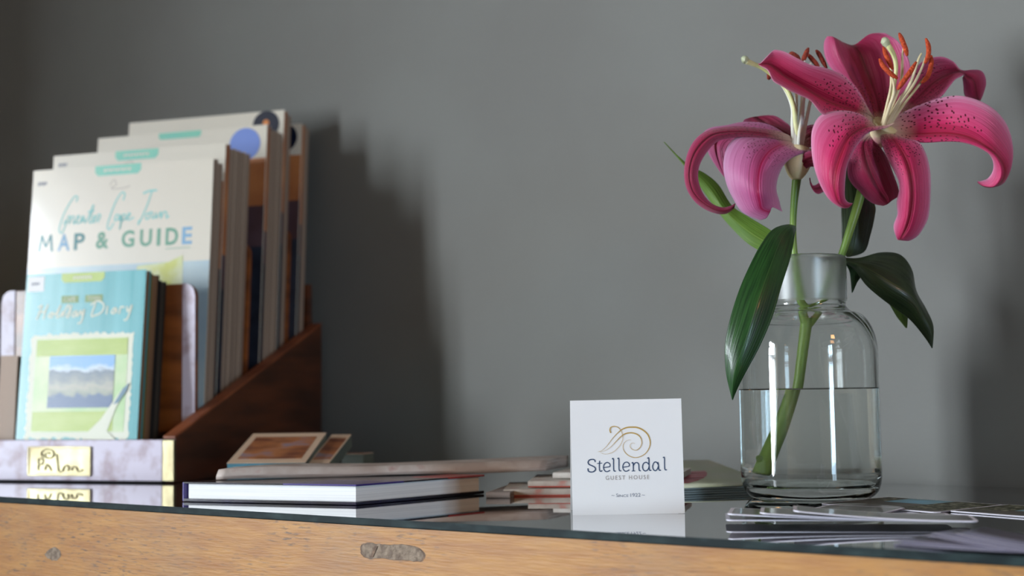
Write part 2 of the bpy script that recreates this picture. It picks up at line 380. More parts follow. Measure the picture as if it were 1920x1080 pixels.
# ------------------------------------------------------------------ brochure holder
PH = math.radians(18)
HO = Vector((-0.3185, 1.2123, 0.0005))
M_hw = mat('dark_reddish_wood', srgb(62, 34, 20), 0.35, alt=srgb(96, 50, 26), nscale=9, stretch=(1, 1, 7), coat=0.25)
M_hedge = mat('worn_wood_edge', srgb(150, 84, 50), 0.5, alt=srgb(112, 58, 34), nscale=30)
M_marble = mat('lavender_marbled_paper', srgb(216, 208, 226), 0.35, alt=srgb(172, 150, 162), nscale=48, lo=0.46, hi=0.66, detail=7, alt2=srgb(198, 186, 208))
M_brown = mat('brown_polished_wood', srgb(150, 84, 36), 0.3, alt=srgb(104, 54, 24), nscale=10, stretch=(1, 1, 5), coat=0.3)
M_brass = mat('brass', srgb(176, 168, 134), 0.42, metal=1.0, alt=srgb(132, 122, 96), nscale=40, bump=0.5, bscale=22)
M_bluecl = mat('dark_base_cloth', srgb(30, 30, 36), 0.8)
hold = empty('brochure_holder', HO, (0, 0, -PH))
tag(hold, 'stepped dark wooden brochure holder with lavender marbled front and small brass plate', 'brochure holder')
HWD = 0.232; LN = 0.298
def zs(s): return 0.040 + 0.385 * s
def hbox(name, a, b, m, bev=0.0008, lab=None):
    mb = MB(); mb.box(a, b, m); o = mb.build(name, hold, bevel=bev)
    if lab: o['label'] = lab
    return o
for x in (0.0015, -HWD - 0.012):
    mb = MB(); prof = [(x, .002, 0), (x, LN, 0), (x, LN, zs(LN)), (x, .002, zs(0))]
    mb.prism(prof, (0.0115, 0, 0), M_hw)
    mb.build('side_panel', hold, bevel=.001)
    mb = MB(); mb.prism([(x - .0004, 0, zs(0) - .0005), (x - .0004, LN, zs(LN) - .0005), (x - .0004, LN, zs(LN) + .0018), (x - .0004, 0, zs(0) + .0018)], (.0123, 0, 0), M_hedge)
    mb.build('edge_strip', hold, bevel=.0005)
mb = MB(); mb.box((0.001, -.0012, 0.001), (0.0135, .0022, .0385), M_brass); mb.build('corner_strip', hold, bevel=.0008)['label'] = 'gold strip on the front corner'
hbox('front_panel', (-HWD - .0125, -.001, .0012), (0.001, .006, .0385), M_marble, lab='lavender marbled front panel')
hbox('base_strip', (-HWD - .012, -.0006, 0), (.001, .008, .0014), M_bluecl)
hbox('back_panel', (-HWD, LN - .008, 0), (0.0015, LN, .20), M_hw)
hbox('floor_board', (-HWD, .007, 0.0), (0.0015, LN - .009, .006), M_hw)
# brass plate
mb = MB(); x0, x1, z0, z1 = -.1425, -.0735, .0055, .0325
mb.box((x0, -.0022, z0), (x1, -.001, z1), M_brass)
for a, b_ in (((x0, -.003, z0), (x1, -.0022, z0 + .0018)), ((x0, -.003, z1 - .0018), (x1, -.0022, z1)), ((x0, -.003, z0), (x0 + .0018, -.0022, z1)), ((x1 - .0018, -.003, z0), (x1, -.0022, z1))): mb.box(a, b_, M_brass)
pl = mb.build('name_plate', hold, bevel=.0003); pl['label'] = 'brass name plate'
mb = MB()
def emb(pts, r=.0009):
    mb.tube(smooth([(x0 + a * (x1 - x0), -.0026, z0 + b_ * (z1 - z0)) for a, b_ in pts], len(pts) * 5), r, M_brass, 6)
emb([(.32, .62), (.24, .66), (.22, .80), (.30, .90), (.40, .84), (.41, .68), (.33, .60), (.27, .70), (.32, .80), (.36, .74)])
emb([(.17, .60), (.17, .20)]); emb([(.17, .58), (.24, .56), (.24, .42), (.17, .38)])
emb([(.28, .2), (.30, .38), (.35, .30), (.38, .18)]); emb([(.46, .74), (.48, .4), (.50, .16), (.58, .18)]); emb([(.56, .2), (.60, .34), (.66, .3), (.64, .18)])
emb([(.70, .18), (.72, .30), (.78, .28), (.80, .16), (.88, .2)])
mb.build('embossing', pl)
# dividers
def divider(s, top, lean, m, marbled=False):
    mb = MB(); r = .012; x0, x1 = -HWD + .012, (0.0 if marbled else -.010); z0 = zs(s) - .018
    if marbled: x0 = -.221; 
    out = [(x0, z0), (x1, z0)] + [(x1 - r + r * math.cos(q), top - r + r * math.sin(q)) for q in [i * math.pi / 12 for i in range(7)]] + [(x0 + r + r * math.cos(q), top - r + r * math.sin(q)) for q in [math.pi / 2 + i * math.pi / 12 for i in range(7)]]
    P = [Vector((x, s + (z - z0) * lean, z)) for x, z in out]
    mb.prism(list(P), (0, .0045, 0), m)
    if marbled:
        for xa, xb in ((x0, x0 + .016), (x1 - .0135, x1)):
            zt = lambda x: top - r + math.sqrt(max(0, r * r - max(0, x0 + r - x, x - x1 + r) ** 2))
            xs = [xa + (xb - xa) * i / 10 for i in range(11)]
            mb.prism([Vector((x, s + .0001, z0)) for x in (xa, xb)] + [Vector((x, s + .0001, zt(x) + .0003)) for x in reversed(xs)], (0, -.0012, 0), M_marble)
    mb.build('divider', hold, bevel=.0006)
divider(.056, .1845, 0, M_brown, True)
for s, top in ((.0965, .212), (.168, .236), (.224, .250), (.257, .262)): divider(s, top, .07, M_brown)
for s0, s1 in ((.062, .095), (.103, .166), (.174, .222), (.230, .256), (.263, LN - .009)):
    mb = MB(); mb.box((-HWD, s0, zs(s0) - .024), (0.0, s1, zs(s0) - .020), M_hedge); mb.build('ledge', hold)

# booklets ----------------------------------------------------------
def page_mat(name, c, c2):
    m = bpy.data.materials.new(name); m.use_nodes = True; N = m.node_tree.nodes; L = m.node_tree.links; b = N['Principled BSDF']
    tc = N.new('ShaderNodeTexCoord'); mp = N.new('ShaderNodeMapping'); mp.inputs['Scale'].default_value = (3, 900, 3); L.new(tc.outputs['Object'], mp.inputs[0])
    n = N.new('ShaderNodeTexNoise'); n.inputs['Scale'].default_value = 1.0; n.inputs['Detail'].default_value = 3; L.new(mp.outputs[0], n.inputs['Vector'])
    r = N.new('ShaderNodeValToRGB'); r.color_ramp.elements[0].position = .35; r.color_ramp.elements[1].position = .65; r.color_ramp.elements[0].color = (*c, 1); r.color_ramp.elements[1].color = (*c2, 1)
    L.new(n.outputs[0], r.inputs[0]); L.new(r.outputs[0], b.inputs['Base Color']); b.inputs['Roughness'].default_value = .7
    return m
M_pgrey = page_mat('page_edges_grey', srgb(172, 152, 134), srgb(128, 110, 96))
M_pbrown = page_mat('page_edges_brown', srgb(150, 112, 78), srgb(96, 70, 48))
M_pwhite = mat('page_edges_white', srgb(246, 246, 244), .6, alt=srgb(226, 226, 226), nscale=40, stretch=(.2, .2, 60))
GL = dict(rough=0.12, coat=0.6)
M_cover = mat('glossy_white_cover', srgb(226, 220, 204), 0.30, coat=0.7, alt=srgb(222, 214, 198), nscale=4)
M_tealtab = mat('teal_tab', srgb(110, 196, 190), 0.3, alt=srgb(130, 205, 180), nscale=9, **{'coat': .5})
M_script = mat('pale_turquoise_ink', srgb(130, 205, 200), .4); M_tealink = mat('dark_teal_ink', srgb(28, 120, 124), .4, coat=.5)
M_greenink = mat('sea_green_ink', srgb(92, 156, 128), .4, coat=.5); M_blueink = mat('pale_blue_ink', srgb(120, 170, 205), .4, coat=.5)
M_band = mat('pale_sea_print', srgb(166, 192, 206), .3, coat=.6, alt=srgb(196, 214, 214), nscale=12)
M_map = mat('map_print', srgb(196, 200, 84), .3, coat=.5, alt=srgb(220, 226, 196), nscale=40, alt2=srgb(206, 160, 90))
M_orangep = mat('orange_brown_print_and_warm_light', srgb(196, 128, 78), .3, coat=.3, alt=srgb(160, 96, 60), nscale=20)
M_purplep = mat('dusky_purple_print_and_shade', srgb(96, 76, 84), .3, coat=.3, alt=srgb(80, 58, 60), nscale=20)
M_darkp = mat('dark_navy_print_and_shade', srgb(26, 30, 40), .3, coat=.3, alt=srgb(50, 56, 70), nscale=25)
M_bluedisc = mat('blue_disc_print', srgb(120, 146, 216), .3, coat=.3); M_navydisc = mat('navy_disc_print', srgb(14, 24, 48), .3, coat=.3)
M_goldspot = mat('orange_spot_print', srgb(214, 130, 60), .4)
M_blackcov = mat('dark_back_cover', srgb(34, 34, 34), .4)
def booklet(name, w, h, t, cov, pages, decorate, back=None, edge=False):
    r = empty(name, (0, 0, 0))
    mb = MB()
    mb.box((0, 0, 0), (w, .0005, h), cov); mb.box((0, t - .0005, 0), (w, t, h), back or cov); mb.box((0, .0004, 0), (.0008, t - .0004, h), cov)
    if decorate: decorate(mb, w, h)
    mb.build('cover', r)
    mb = MB(); mb.box((.0008, .0006, .001), (w - .0012, t - .0006, h - .001), pages)
    if edge:  # warm light at the top and shade below, painted onto the right page edges
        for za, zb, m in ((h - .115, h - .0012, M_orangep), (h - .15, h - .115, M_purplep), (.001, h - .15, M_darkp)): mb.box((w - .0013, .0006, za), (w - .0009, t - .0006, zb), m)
    mb.build('page_block', r)
    return r
E1, E2, E3 = -.0002, -.0004, -.0006
def tabshape(mb, w, h, xa, xb, hh, m):
    x0, x1 = w * xa, w * xb; c_ = hh * .35
    mb.poly2([(x0, h - .0002), (x0, h - hh + c_), (x0 + c_, h - hh), (x1 - c_, h - hh), (x1, h - hh + c_), (x1, h - .0002)][::-1], m, E1)
def dec_map(mb, w, h):
    tabshape(mb, w, h, .355, .61, .0105, M_tealtab)
    mb.marks(9, w * .405, w * .56, h - .0068, h - .0038, M_cover, E2)
    mb.marks(4, .007, .018, h - .0165, h - .0125, M_greyink, E1)
    kx = w / (402 - 62); X = lambda cx: (cx / 3.857 - 58) * kx; Z = lambda cy: h - ((280 + cy / 3.857) - 308) * kx
    def sc(pts, wd=2.3): mb.ribbon([(X(a), Z(b_)) for a, b_ in pts], wd * kx, M_script, E1)
    sc([(560, 330), (568, 300), (545, 296), (510, 340), (475, 400), (450, 470), (445, 510), (465, 525), (485, 490), (500, 440), (475, 470)])
    sc([(500, 430), (520, 420), (515, 470), (530, 430), (548, 424), (550, 470), (570, 450), (590, 425), (575, 425), (572, 465), (600, 462), (625, 430), (608, 432), (602, 465), (628, 445), (632, 468), (655, 440), (690, 355), (672, 440), (668, 470), (690, 462), (708, 430), (694, 434), (694, 468), (718, 455), (725, 425), (745, 425), (728, 470)])
    sc([(650, 400), (700, 394)], 2)
    sc([(905, 340), (915, 300), (890, 292), (850, 350), (815, 440), (800, 500), (818, 520), (845, 480)])
    sc([(880, 432), (858, 432), (852, 465), (875, 455), (888, 430), (884, 468), (905, 435), (895, 500), (890, 520), (905, 440), (925, 432), (925, 460), (905, 468), (940, 455), (962, 430), (948, 428), (945, 466), (990, 452)])
    sc([(1048, 305), (1090, 292), (1145, 290)], 3); sc([(1110, 295), (1085, 370), (1050, 450), (1022, 500), (1030, 470)])
    sc([(1095, 430), (1075, 440), (1078, 468), (1100, 460), (1100, 432), (1120, 430), (1122, 465), (1142, 455), (1146, 432), (1150, 465), (1172, 440), (1180, 430), (1182, 468), (1200, 432), (1220, 434), (1222, 468), (1240, 455)])
    for tx, a, b_, m in (('M', 296, 405, M_tealink), ('A', 440, 530, M_blueink), ('P', 560, 640, M_tealink), ('&', 722, 815, M_greenink), ('G', 908, 1000, M_greenink), ('U', 1040, 1125, M_greenink), ('I', 1160, 1185, M_greenink), ('D', 1222, 1310, M_greenink), ('E', 1338, 1408, M_blueink)):
        dz = (a - 296) * .014 * .0
        if tx == 'M':
            mb.ribbon([(X(302), Z(640)), (X(318), Z(532))], 17 / 3.857 * kx, m, E1, smoothit=False); mb.ribbon([(X(318), Z(534)), (X(350), Z(612))], 15 / 3.857 * kx, m, E1, smoothit=False)
            mb.ribbon([(X(350), Z(612)), (X(384), Z(534))], 15 / 3.857 * kx, m, E1, smoothit=False); mb.ribbon([(X(384), Z(532)), (X(398), Z(640))], 17 / 3.857 * kx, m, E1, smoothit=False)
        else: mb.text(tx, X(a), X(b_), Z(640), Z(532), m, E1, bold=.026)
    mb.ribbon([(X(1225), Z(662)), (X(1400), Z(660))], .0006, M_greenink, E1, smoothit=False)
    mb.rect(0, w, 0, Z(745), M_band, E1)
    mb.poly2([(X(1030), Z(980)), (X(1360), Z(980)), (X(1350), Z(705)), (X(1250), Z(745)), (X(1030), Z(760))], M_map, E2)
    mb.ribbon([(X(800), Z(240)), (X(830), Z(205)), (X(850), Z(235)), (X(815), Z(260)), (X(900), Z(262)), (X(950), Z(250))], .0006, M_taupeink, E1)
def dec_band(disc):
    def d(mb, w, h):
        mb.rect(0.002, w - .0005, h - .088, h - .036, M_orangep, E1); mb.rect(0.002, w - .0005, h - .132, h - .088, M_purplep, E1); mb.rect(0.002, w - .0005, .001, h - .132, M_darkp, E1)
        if disc == M_bluedisc: tabshape(mb, w, h, .37, .62, .0075, M_tealtab)
        cx, cz, rr = (w - .026, h - .020, .0185) if disc == M_bluedisc else (w - .022, h - .0155, .0165)
        mb.poly2([(cx + rr * math.cos(q), cz + rr * math.sin(q) * .97) for q in [i * math.pi / 20 for i in range(40)]], disc, E2)
        if disc == M_navydisc: mb.poly2([(cx + .004 * math.cos(q), cz + .002 + .004 * math.sin(q)) for q in [i * math.pi / 6 for i in range(12)]], M_goldspot, E3)
    return d
def dec_map_lower(mb, w, h):
    tabshape(mb, w, h, .37, .62, .0105, M_tealtab); mb.marks(9, w * .42, w * .57, h - .0068, h - .0038, M_cover, E2)
    mb.marks(4, .007, .018, h - .0125, h - .0085, M_greyink, E1)
    mb.ribbon([(w * .42, h - .016), (w * .46, h - .012), (w * .5, h - .017), (w * .55, h - .015)], .0006, M_taupeink, E1)
    mb.rect(0.002, w - .0005, h - .13, h - .04, M_orangep, E1); mb.rect(0.002, w - .0005, .001, h - .13, M_darkp, E1)
M_teal = mat('teal_plank_print', srgb(62, 162, 168), .3, coat=.5, alt=srgb(104, 188, 194), nscale=16, stretch=(5, 1, .25), lo=.3, hi=.7)
M_lime = mat('lime_print', srgb(164, 190, 62), .35, coat=.4, alt=srgb(186, 206, 110), nscale=14, stretch=(1, 1, 4))
M_mint = mat('mint_print', srgb(176, 214, 150), .35, coat=.4, alt=srgb(222, 228, 190), nscale=22)
M_cream = mat('cream_torn_paper_print', srgb(228, 230, 210), .4, coat=.4)
M_olive = mat('olive_print', srgb(118, 150, 78), .4)
def photo_mat():
    m = bpy.data.materials.new('mountain_photo_print'); m.use_nodes = True; N = m.node_tree.nodes; L = m.node_tree.links; b = N['Principled BSDF']
    tc = N.new('ShaderNodeTexCoord'); sp = N.new('ShaderNodeSeparateXYZ'); L.new(tc.outputs['UV'], sp.inputs[0])
    n = N.new('ShaderNodeTexNoise'); n.inputs['Scale'].default_value = 6; n.inputs['Detail'].default_value = 6; L.new(tc.outputs['UV'], n.inputs['Vector'])
    ad = N.new('ShaderNodeMath'); ad.operation = 'MULTIPLY_ADD'; L.new(n.outputs[0], ad.inputs[0]); ad.inputs[1].default_value = .34; L.new(sp.outputs[1], ad.inputs[2])
    r = N.new('ShaderNodeValToRGB'); e = r.color_ramp.elements
    e[0].position = 0; e[0].color = (*srgb(46, 84, 132), 1); e[1].position = 1; e[1].color = (*srgb(120, 176, 226), 1)
    for p, c_ in ((.38, srgb(60, 94, 136)), (.44, srgb(140, 150, 136)), (.56, srgb(178, 176, 160)), (.70, srgb(128, 138, 140)), (.86, srgb(92, 110, 128)), (.92, srgb(206, 222, 236))):
        q = e.new(p); q.color = (*c_, 1)
    L.new(ad.outputs[0], r.inputs[0]); L.new(r.outputs[0], b.inputs['Base Color']); b.inputs['Roughness'].default_value = .3
    return m
M_photo = photo_mat()
def dec_diary(mb, w, h):
    X = lambda f: f * w; hv = .176; Z = lambda f: h - f * hv
    tabshape(mb, w, h, .30, .66, .0092, M_lime); mb.marks(9, X(.40), X(.56), Z(.037), Z(.018), M_cream, E2)
    mb.rect(X(.015), X(.155), Z(.095), Z(.012), M_white, E1); mb.marks(4, X(.05), X(.12), Z(.06), Z(.045), M_greyink, E2)
    for a in (.31, .51):
        mb.rect(X(a), X(a + .145), Z(.165), Z(.125), M_olive, E1)
    mb.text('CAPE', X(.335), X(.43), Z(.157), Z(.133), M_cream, E2); mb.text('TOWN', X(.53), X(.64), Z(.157), Z(.133), M_cream, E2)
    def sc(pts, wd=.0016): mb.ribbon([(X(a), Z(b_)) for a, b_ in pts], wd, M_cream, E2)
    sc([(.12, .185), (.15, .175), (.13, .22), (.11, .25)]); sc([(.20, .17), (.18, .21), (.17, .25)]); sc([(.12, .215), (.19, .205)])
    sc([(.23, .215), (.21, .235), (.24, .24), (.24, .215), (.27, .225), (.31, .175), (.28, .24), (.31, .235), (.33, .21), (.33, .24), (.37, .175), (.385, .21), (.36, .235), (.385, .24), (.40, .175)])
    sc([(.43, .21), (.41, .235), (.435, .24), (.445, .21), (.455, .24), (.48, .21), (.49, .235), (.51, .205), (.49, .27), (.46, .28)])
    sc([(.60, .17), (.57, .24)]); sc([(.56, .18), (.62, .16), (.67, .185), (.65, .225), (.57, .245)])
    sc([(.70, .19), (.695, .235)]); sc([(.76, .2), (.735, .225), (.76, .23), (.77, .2), (.78, .23)]); sc([(.80, .235), (.81, .2), (.84, .2)]); sc([(.86, .195), (.87, .225), (.90, .19), (.87, .26), (.84, .27)])
    rnd = random.Random(5)
    edge = []
    for i in range(40): edge.append((.10 + .82 * i / 40, .335 + rnd.uniform(-.008, .008)))
    for i in range(30): edge.append((.93 + rnd.uniform(-.006, .006), .335 + .555 * i / 30))
    for i in range(40): edge.append((.93 - .85 * i / 40, .90 + rnd.uniform(-.012, .012)))
    for i in range(30): edge.append((.075 + rnd.uniform(-.01, .01), .90 - .56 * i / 30))
    mb.poly2([(X(a), Z(b_)) for a, b_ in edge], M_cream, E1)
    mb.rect(X(.125), X(.89), Z(.865), Z(.36), M_mint, E2); mb.rect(X(.13), X(.885), Z(.455), Z(.365), M_lime, E3); mb.rect(X(.13), X(.80), Z(.86), Z(.755), M_lime, E3)
    mb.rect(X(.25), X(.79), Z(.735), Z(.455), M_photo, -.0008)
    mb.poly2([(X(a), Z(b_)) for a, b_ in ((.93, .60), (.86, .64), (.70, .80), (.58, .88), (.55, .93), (.50, .97), (.60, .95), (.74, .92), (.80, .95), (.84, .91), (.76, .86), (.82, .74))], M_cream, -.0010)
    mb.poly2([(X(a), Z(b_)) for a, b_ in ((.92, .605), (.87, .635), (.80, .72), (.84, .71), (.90, .65))], mat('dusty_blue_print', srgb(90, 130, 150), .4), -.0012)
def place(o, x, s, z, lean):
    o.parent = hold; o.parent = None
    Tm = Matrix.Translation(HO) @ Matrix.Rotation(-PH, 4, 'Z') @ Matrix.Translation((x, s, z)) @ Matrix.Rotation(-math.atan(lean), 4, 'X')
    o.location = Tm.to_translation(); o.rotation_euler = Tm.to_euler()
def dup(o):
    c_ = o.copy(); COL.objects.link(c_)
    for ch in list(o.children):
        d = ch.copy(); COL.objects.link(d); d.parent = c_
        for g in list(ch.children):
            e = g.copy(); COL.objects.link(e); e.parent = d
    return c_
ORD = ['first', 'second', 'third', 'fourth', 'fifth', 'sixth', 'seventh']
def row(first, plain, n, x, s, z, t, lean, lab_front, lab_rest, group):
    place(first, x, s, z, lean); tag(first, lab_front, 'booklet', group)
    for i in range(1, n):
        if i == 1: o = plain
        else: o = dup(plain)
        place(o, x + random.uniform(-.0006, .0004), s + i * (t + .0002), z, lean)
        tag(o, lab_rest % ('rearmost' if i == n - 1 else ORD[i] + ' counted from the front'), 'booklet', group)
zf = lambda s: zs(s) - .0198
# slot 1: diaries
d1 = booklet('booklet', .134, .186, .008, M_teal, M_pbrown, dec_diary)
d2 = booklet('booklet', .133, .183, .0115, mat('olive_brown_cover', srgb(120, 104, 50), .4), M_pbrown, None, back=M_blackcov)
place(d1, -.170, .0125, .0115, .085); tag(d1, 'teal holiday diary booklet with a mountain photo on its cover, front of the holder', 'booklet', 'diaries in the front slot')
place(d2, -.1675, .0208, .0115, .085); tag(d2, 'thick booklet with brown page edges right behind the teal diary', 'booklet', 'diaries in the front slot')
d3 = booklet('booklet', .134, .177, .0085, M_blackcov, page_mat('page_edges_dark', srgb(70, 62, 50), srgb(36, 34, 30)), None)
place(d3, -.166, .0326, .0115, .085); tag(d3, 'booklet with dark page edges behind the brown edged one, before the first divider', 'booklet', 'diaries in the front slot')
# slot 2.. upper rows
M_pcov = mat('beige_cover', srgb(196, 176, 154), .5)
rowsdef = [
    (.211, .268, .0088, 2, -.2125, .072, dec_map, 'white map and guide booklet with turquoise script title behind the teal diary', 'white guide booklet in the second slot, %s', 'guides in the second slot'),
    (.207, .275, .0098, 5, -.2185, .112, dec_map_lower, 'white booklet with a turquoise tab just behind the map and guide booklet', 'brochure in the thick third row, %s', 'brochures in the third slot'),
    (.211, .279, .0086, 4, -.2140, .183, dec_band(M_bluedisc), 'white booklet with a pale blue disc in its top right corner', 'brochure in the row headed by the pale blue disc, %s', 'brochures in the fourth slot'),
    (.199, .286, .0085, 2, -.2085, .2335, dec_band(M_navydisc), 'tallest white booklet at the back left with a dark navy disc in its corner', 'brochure right behind the tallest booklet with the navy disc, %s', 'brochures in the fifth slot'),
    (.186, .264, .0085, 2, -.1880, .2635, dec_band(M_navydisc), 'booklet at the very back, only its right strip with a black half disc showing', 'last thin brochure against the back of the holder, %s', 'brochures in the rearmost slot')]
for w_, h_, t_, n_, x_, s_0, dec, l1, l2, g in rowsdef:
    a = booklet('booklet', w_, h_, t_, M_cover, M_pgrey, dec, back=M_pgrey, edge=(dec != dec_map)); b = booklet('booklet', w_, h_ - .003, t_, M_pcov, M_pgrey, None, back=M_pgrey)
    row(a, b, n_, x_, s_0, zf(s_0 - .01), t_, .07, l1, l2, g)
# far left: a brown edged booklet beyond the teal diary
bl = booklet('booklet', .020, .108, .01, mat('pale_brown_cover', srgb(176, 150, 130), .5), M_pbrown, None)
place(bl, -.205, .030, .0115, .05); tag(bl, 'small pale brown booklet at the far left edge of the picture', 'booklet')

# ------------------------------------------------------------------ book, newspaper, decks, leaflets
def slab(name, pts, h, m, mtop=None, parent=None, bev=.0004, z=0.0):
    mb = MB(); P = [Vector((p.x, p.y, z if z is not None else p.z)) for p in pts]; mb.prism(P, (0, 0, h), m, mtop)
    o = mb.build(name, None, bevel=bev)
    if parent: rel(o, parent)
    return o
def quad4(p0, p1, p2, inset=0.0):
    """parallelogram p0 p1 p2 p3 (counter-clockwise), shrunk by inset"""
    p3 = p0 + (p2 - p1); P = [p0, p1, p2, p3]
    if inset:
        c_ = sum(P, Vector()) / 4; e = (p1 - p0).normalized(); f = (p2 - p1).normalized()
        P = [p0 + e * inset + f * inset, p1 - e * inset + f * inset, p2 - e * inset - f * inset, p3 + e * inset - f * inset]
    return P
M_bkcover = mat('black_and_navy_book_cover', srgb(24, 22, 30), .25, coat=.5, alt=srgb(36, 34, 66), nscale=14, lo=.45, hi=.7)
M_red = mat('red_cover_corner', srgb(168, 40, 38), .35, coat=.3)
M_purple = mat('purple_cover_band', srgb(58, 44, 120), .3, coat=.4)
b0, b1, b2 = onz(343, 941), onz(668, 948), onz(908, 926)
bk = empty('hardcover_book', b0); tag(bk, 'dark hardcover book with white page edges and a red corner, lying on the glass', 'book')
P = quad4(b0, b1, b2)
slab('cover', P, .0022, M_bkcover, parent=bk, z=.0002)
slab('cover', P, .0012, M_bkcover, parent=bk, z=.0134)
slab('page_block', quad4(b0, b1, b2, .0025), .0108, M_pwhite, parent=bk, z=.0025, bev=0)['label'] = 'white page block'
e_ = (b1 - b0).normalized(); f_ = (b2 - b1).normalized(); fl = (b2 - b1).length
q = b1 + f_ * (fl * .70); slab('cover_corner', [q - e_ * .03, q + e_ * .0004, b2 + e_ * .0004, b2 - e_ * .03], .0014, M_red, parent=bk, z=.01335)['label'] = 'red corner of the cover'
q = b1 + f_ * .0; slab('cover_band', [b1 - e_ * .06, b1 + e_ * .0004 - f_ * .0003, b1 + f_ * (fl * .35) + e_ * .0004, b1 + f_ * (fl * .35) - e_ * .06], .0013, M_purple, parent=bk, z=.0134)['label'] = 'violet band of the cover'
# spine along the left
slab('spine', [b0 - e_ * .0006, b0 + e_ * .001, P[3] + e_ * .001, P[3] - e_ * .0006], .0142, M_purple, parent=bk, z=.0003)

def zplane(u, v, z): return onz(u, v, z)
M_news = mat('newsprint', srgb(176, 158, 148), .6, alt=srgb(200, 188, 180), nscale=34, lo=.4, hi=.6, alt2=srgb(168, 116, 110), detail=6)
M_newsfold = mat('newsprint_layers', srgb(190, 176, 168), .6, alt=srgb(150, 132, 122), nscale=30, stretch=(1, 1, 18))
zn = .0149
n0, n1 = zplane(405, 900, zn), zplane(1022, 884, zn)
n2, n3 = atY(1066, 884, 1.117), n0 + Vector((.012, .014, 0))
mb = MB()
ring = []
NSEC = 40
top = []; bot = []
for i in range(NSEC + 1):
    t = i / NSEC; pf = n0.lerp(n1, t); pb = n3.lerp(n2, t)
    th = .0075 + .0008 * math.sin(t * 9); row_ = []
    for j in range(9):
        q = j / 8; p = pf.lerp(pb, q)
        edge_r = math.sqrt(max(0, 1 - (1 - min(1, q * 8)) ** 2)) if q < .125 else 1
        row_.append((p, p.z if False else zn + .0003 * math.sin(t * 14), th * (.35 + .65 * edge_r) + q * .0015))
    top.append([Vector((p.x, p.y, z + h_)) for p, z, h_ in row_]); bot.append([Vector((p.x, p.y, z - .0 + .0002)) for p, z, h_ in row_])
vs = [v for r in top for v in r] + [v for r in bot for v in r]; nn = (NSEC + 1) * 9
fs = [(i * 9 + j, (i + 1) * 9 + j, (i + 1) * 9 + j + 1, i * 9 + j + 1) for i in range(NSEC) for j in range(8)]
fs += [(nn + i * 9 + j + 1, nn + (i + 1) * 9 + j + 1, nn + (i + 1) * 9 + j, nn + i * 9 + j) for i in range(NSEC) for j in range(8)]
mb.mesh(vs, fs, M_news)
fs2 = [(i * 9, nn + i * 9, nn + (i + 1) * 9, (i + 1) * 9) for i in range(NSEC)] + [(i * 9 + 8, (i + 1) * 9 + 8, nn + (i + 1) * 9 + 8, nn + i * 9 + 8) for i in range(NSEC)]
fs2 += [(j, j + 1, nn + j + 1, nn + j) for j in range(8)] + [(NSEC * 9 + j + 1, NSEC * 9 + j, nn + NSEC * 9 + j, nn + NSEC * 9 + j + 1) for j in range(8)]
mb.mesh(vs, fs2, M_newsfold)
o = mb.build('newspaper', weld=True); tag(o, 'long folded newspaper resting across the dark hardcover book', 'newspaper')

M_cream2 = mat('cream_box_border', srgb(226, 196, 168), .35, coat=.3)
M_boxside = mat('grey_green_box_side', srgb(92, 100, 88), .5, alt=srgb(74, 82, 74), nscale=20)
M_boxblue = mat('blue_box_edge', srgb(92, 150, 172), .5, alt=srgb(60, 100, 104), nscale=22)
M_boxyel = mat('yellow_box_edge', srgb(168, 150, 60), .5, alt=srgb(190, 170, 80), nscale=22)
M_pic = mat('landscape_picture_print', srgb(126, 72, 50), .35, coat=.3, alt=srgb(186, 118, 70), nscale=60, stretch=(.5, 1, 1), lo=.38, hi=.56, alt2=srgb(150, 136, 150))
def deck(loc, rz, tilt, w_, l_, t_, lab, plain=False):
    r = empty('card_box', loc, (tilt, 0, rz)); tag(r, lab, 'box', 'small boxes behind the newspaper')
    mb = MB(); mb.box((0, 0, 0), (w_, l_, t_), M_boxside); mb.build('box_body', r, bevel=.0006)
    mb = MB(); mb.box((.0003, -.0002, t_ * .5), (w_ - .0003, .0004, t_ - .0002), M_boxside if plain else M_boxblue); mb.box((.0003, -.0002, .0005), (w_ - .0003, .0004, t_ * .5), M_boxside if plain else M_boxyel); fe = mb.build('front_edge', r)
    if not plain: fe['label'] = 'blue and yellow box edge'
    mb = MB(); mb.box((0, 0, t_), (w_, l_, t_ + .0004), M_cream2)
    mb.box((w_ * .09, l_ * .12, t_ + .0004), (w_ * .91, l_ * .86, t_ + .0006), M_pic); mb.build('lid_picture', r)['label'] = 'picture with a cream border'
    return r
def deck_at(uv, Y, rz, tilt, w_, l_, t_, lab, plain=False):
    p = atY(*uv, Y); return deck(p, rz, tilt, w_, l_, t_, lab, plain)
deck_at((427, 893), 1.115, math.radians(-4), math.radians(14.5), .066, .086, .011, 'small box with a cream bordered landscape picture, leaning behind the newspaper')
deck_at((579, 893), 1.124, math.radians(-6), math.radians(14.0), .018, .086, .011, 'narrow grey sided box directly right of the box with the landscape picture', True)
q_ = atY(641, 902, 1.2); q_.z = .0003
deck(q_, math.radians(-16), 0, .021, .024, .024, 'tiniest greenish box, on the right end of the row of small boxes', True)

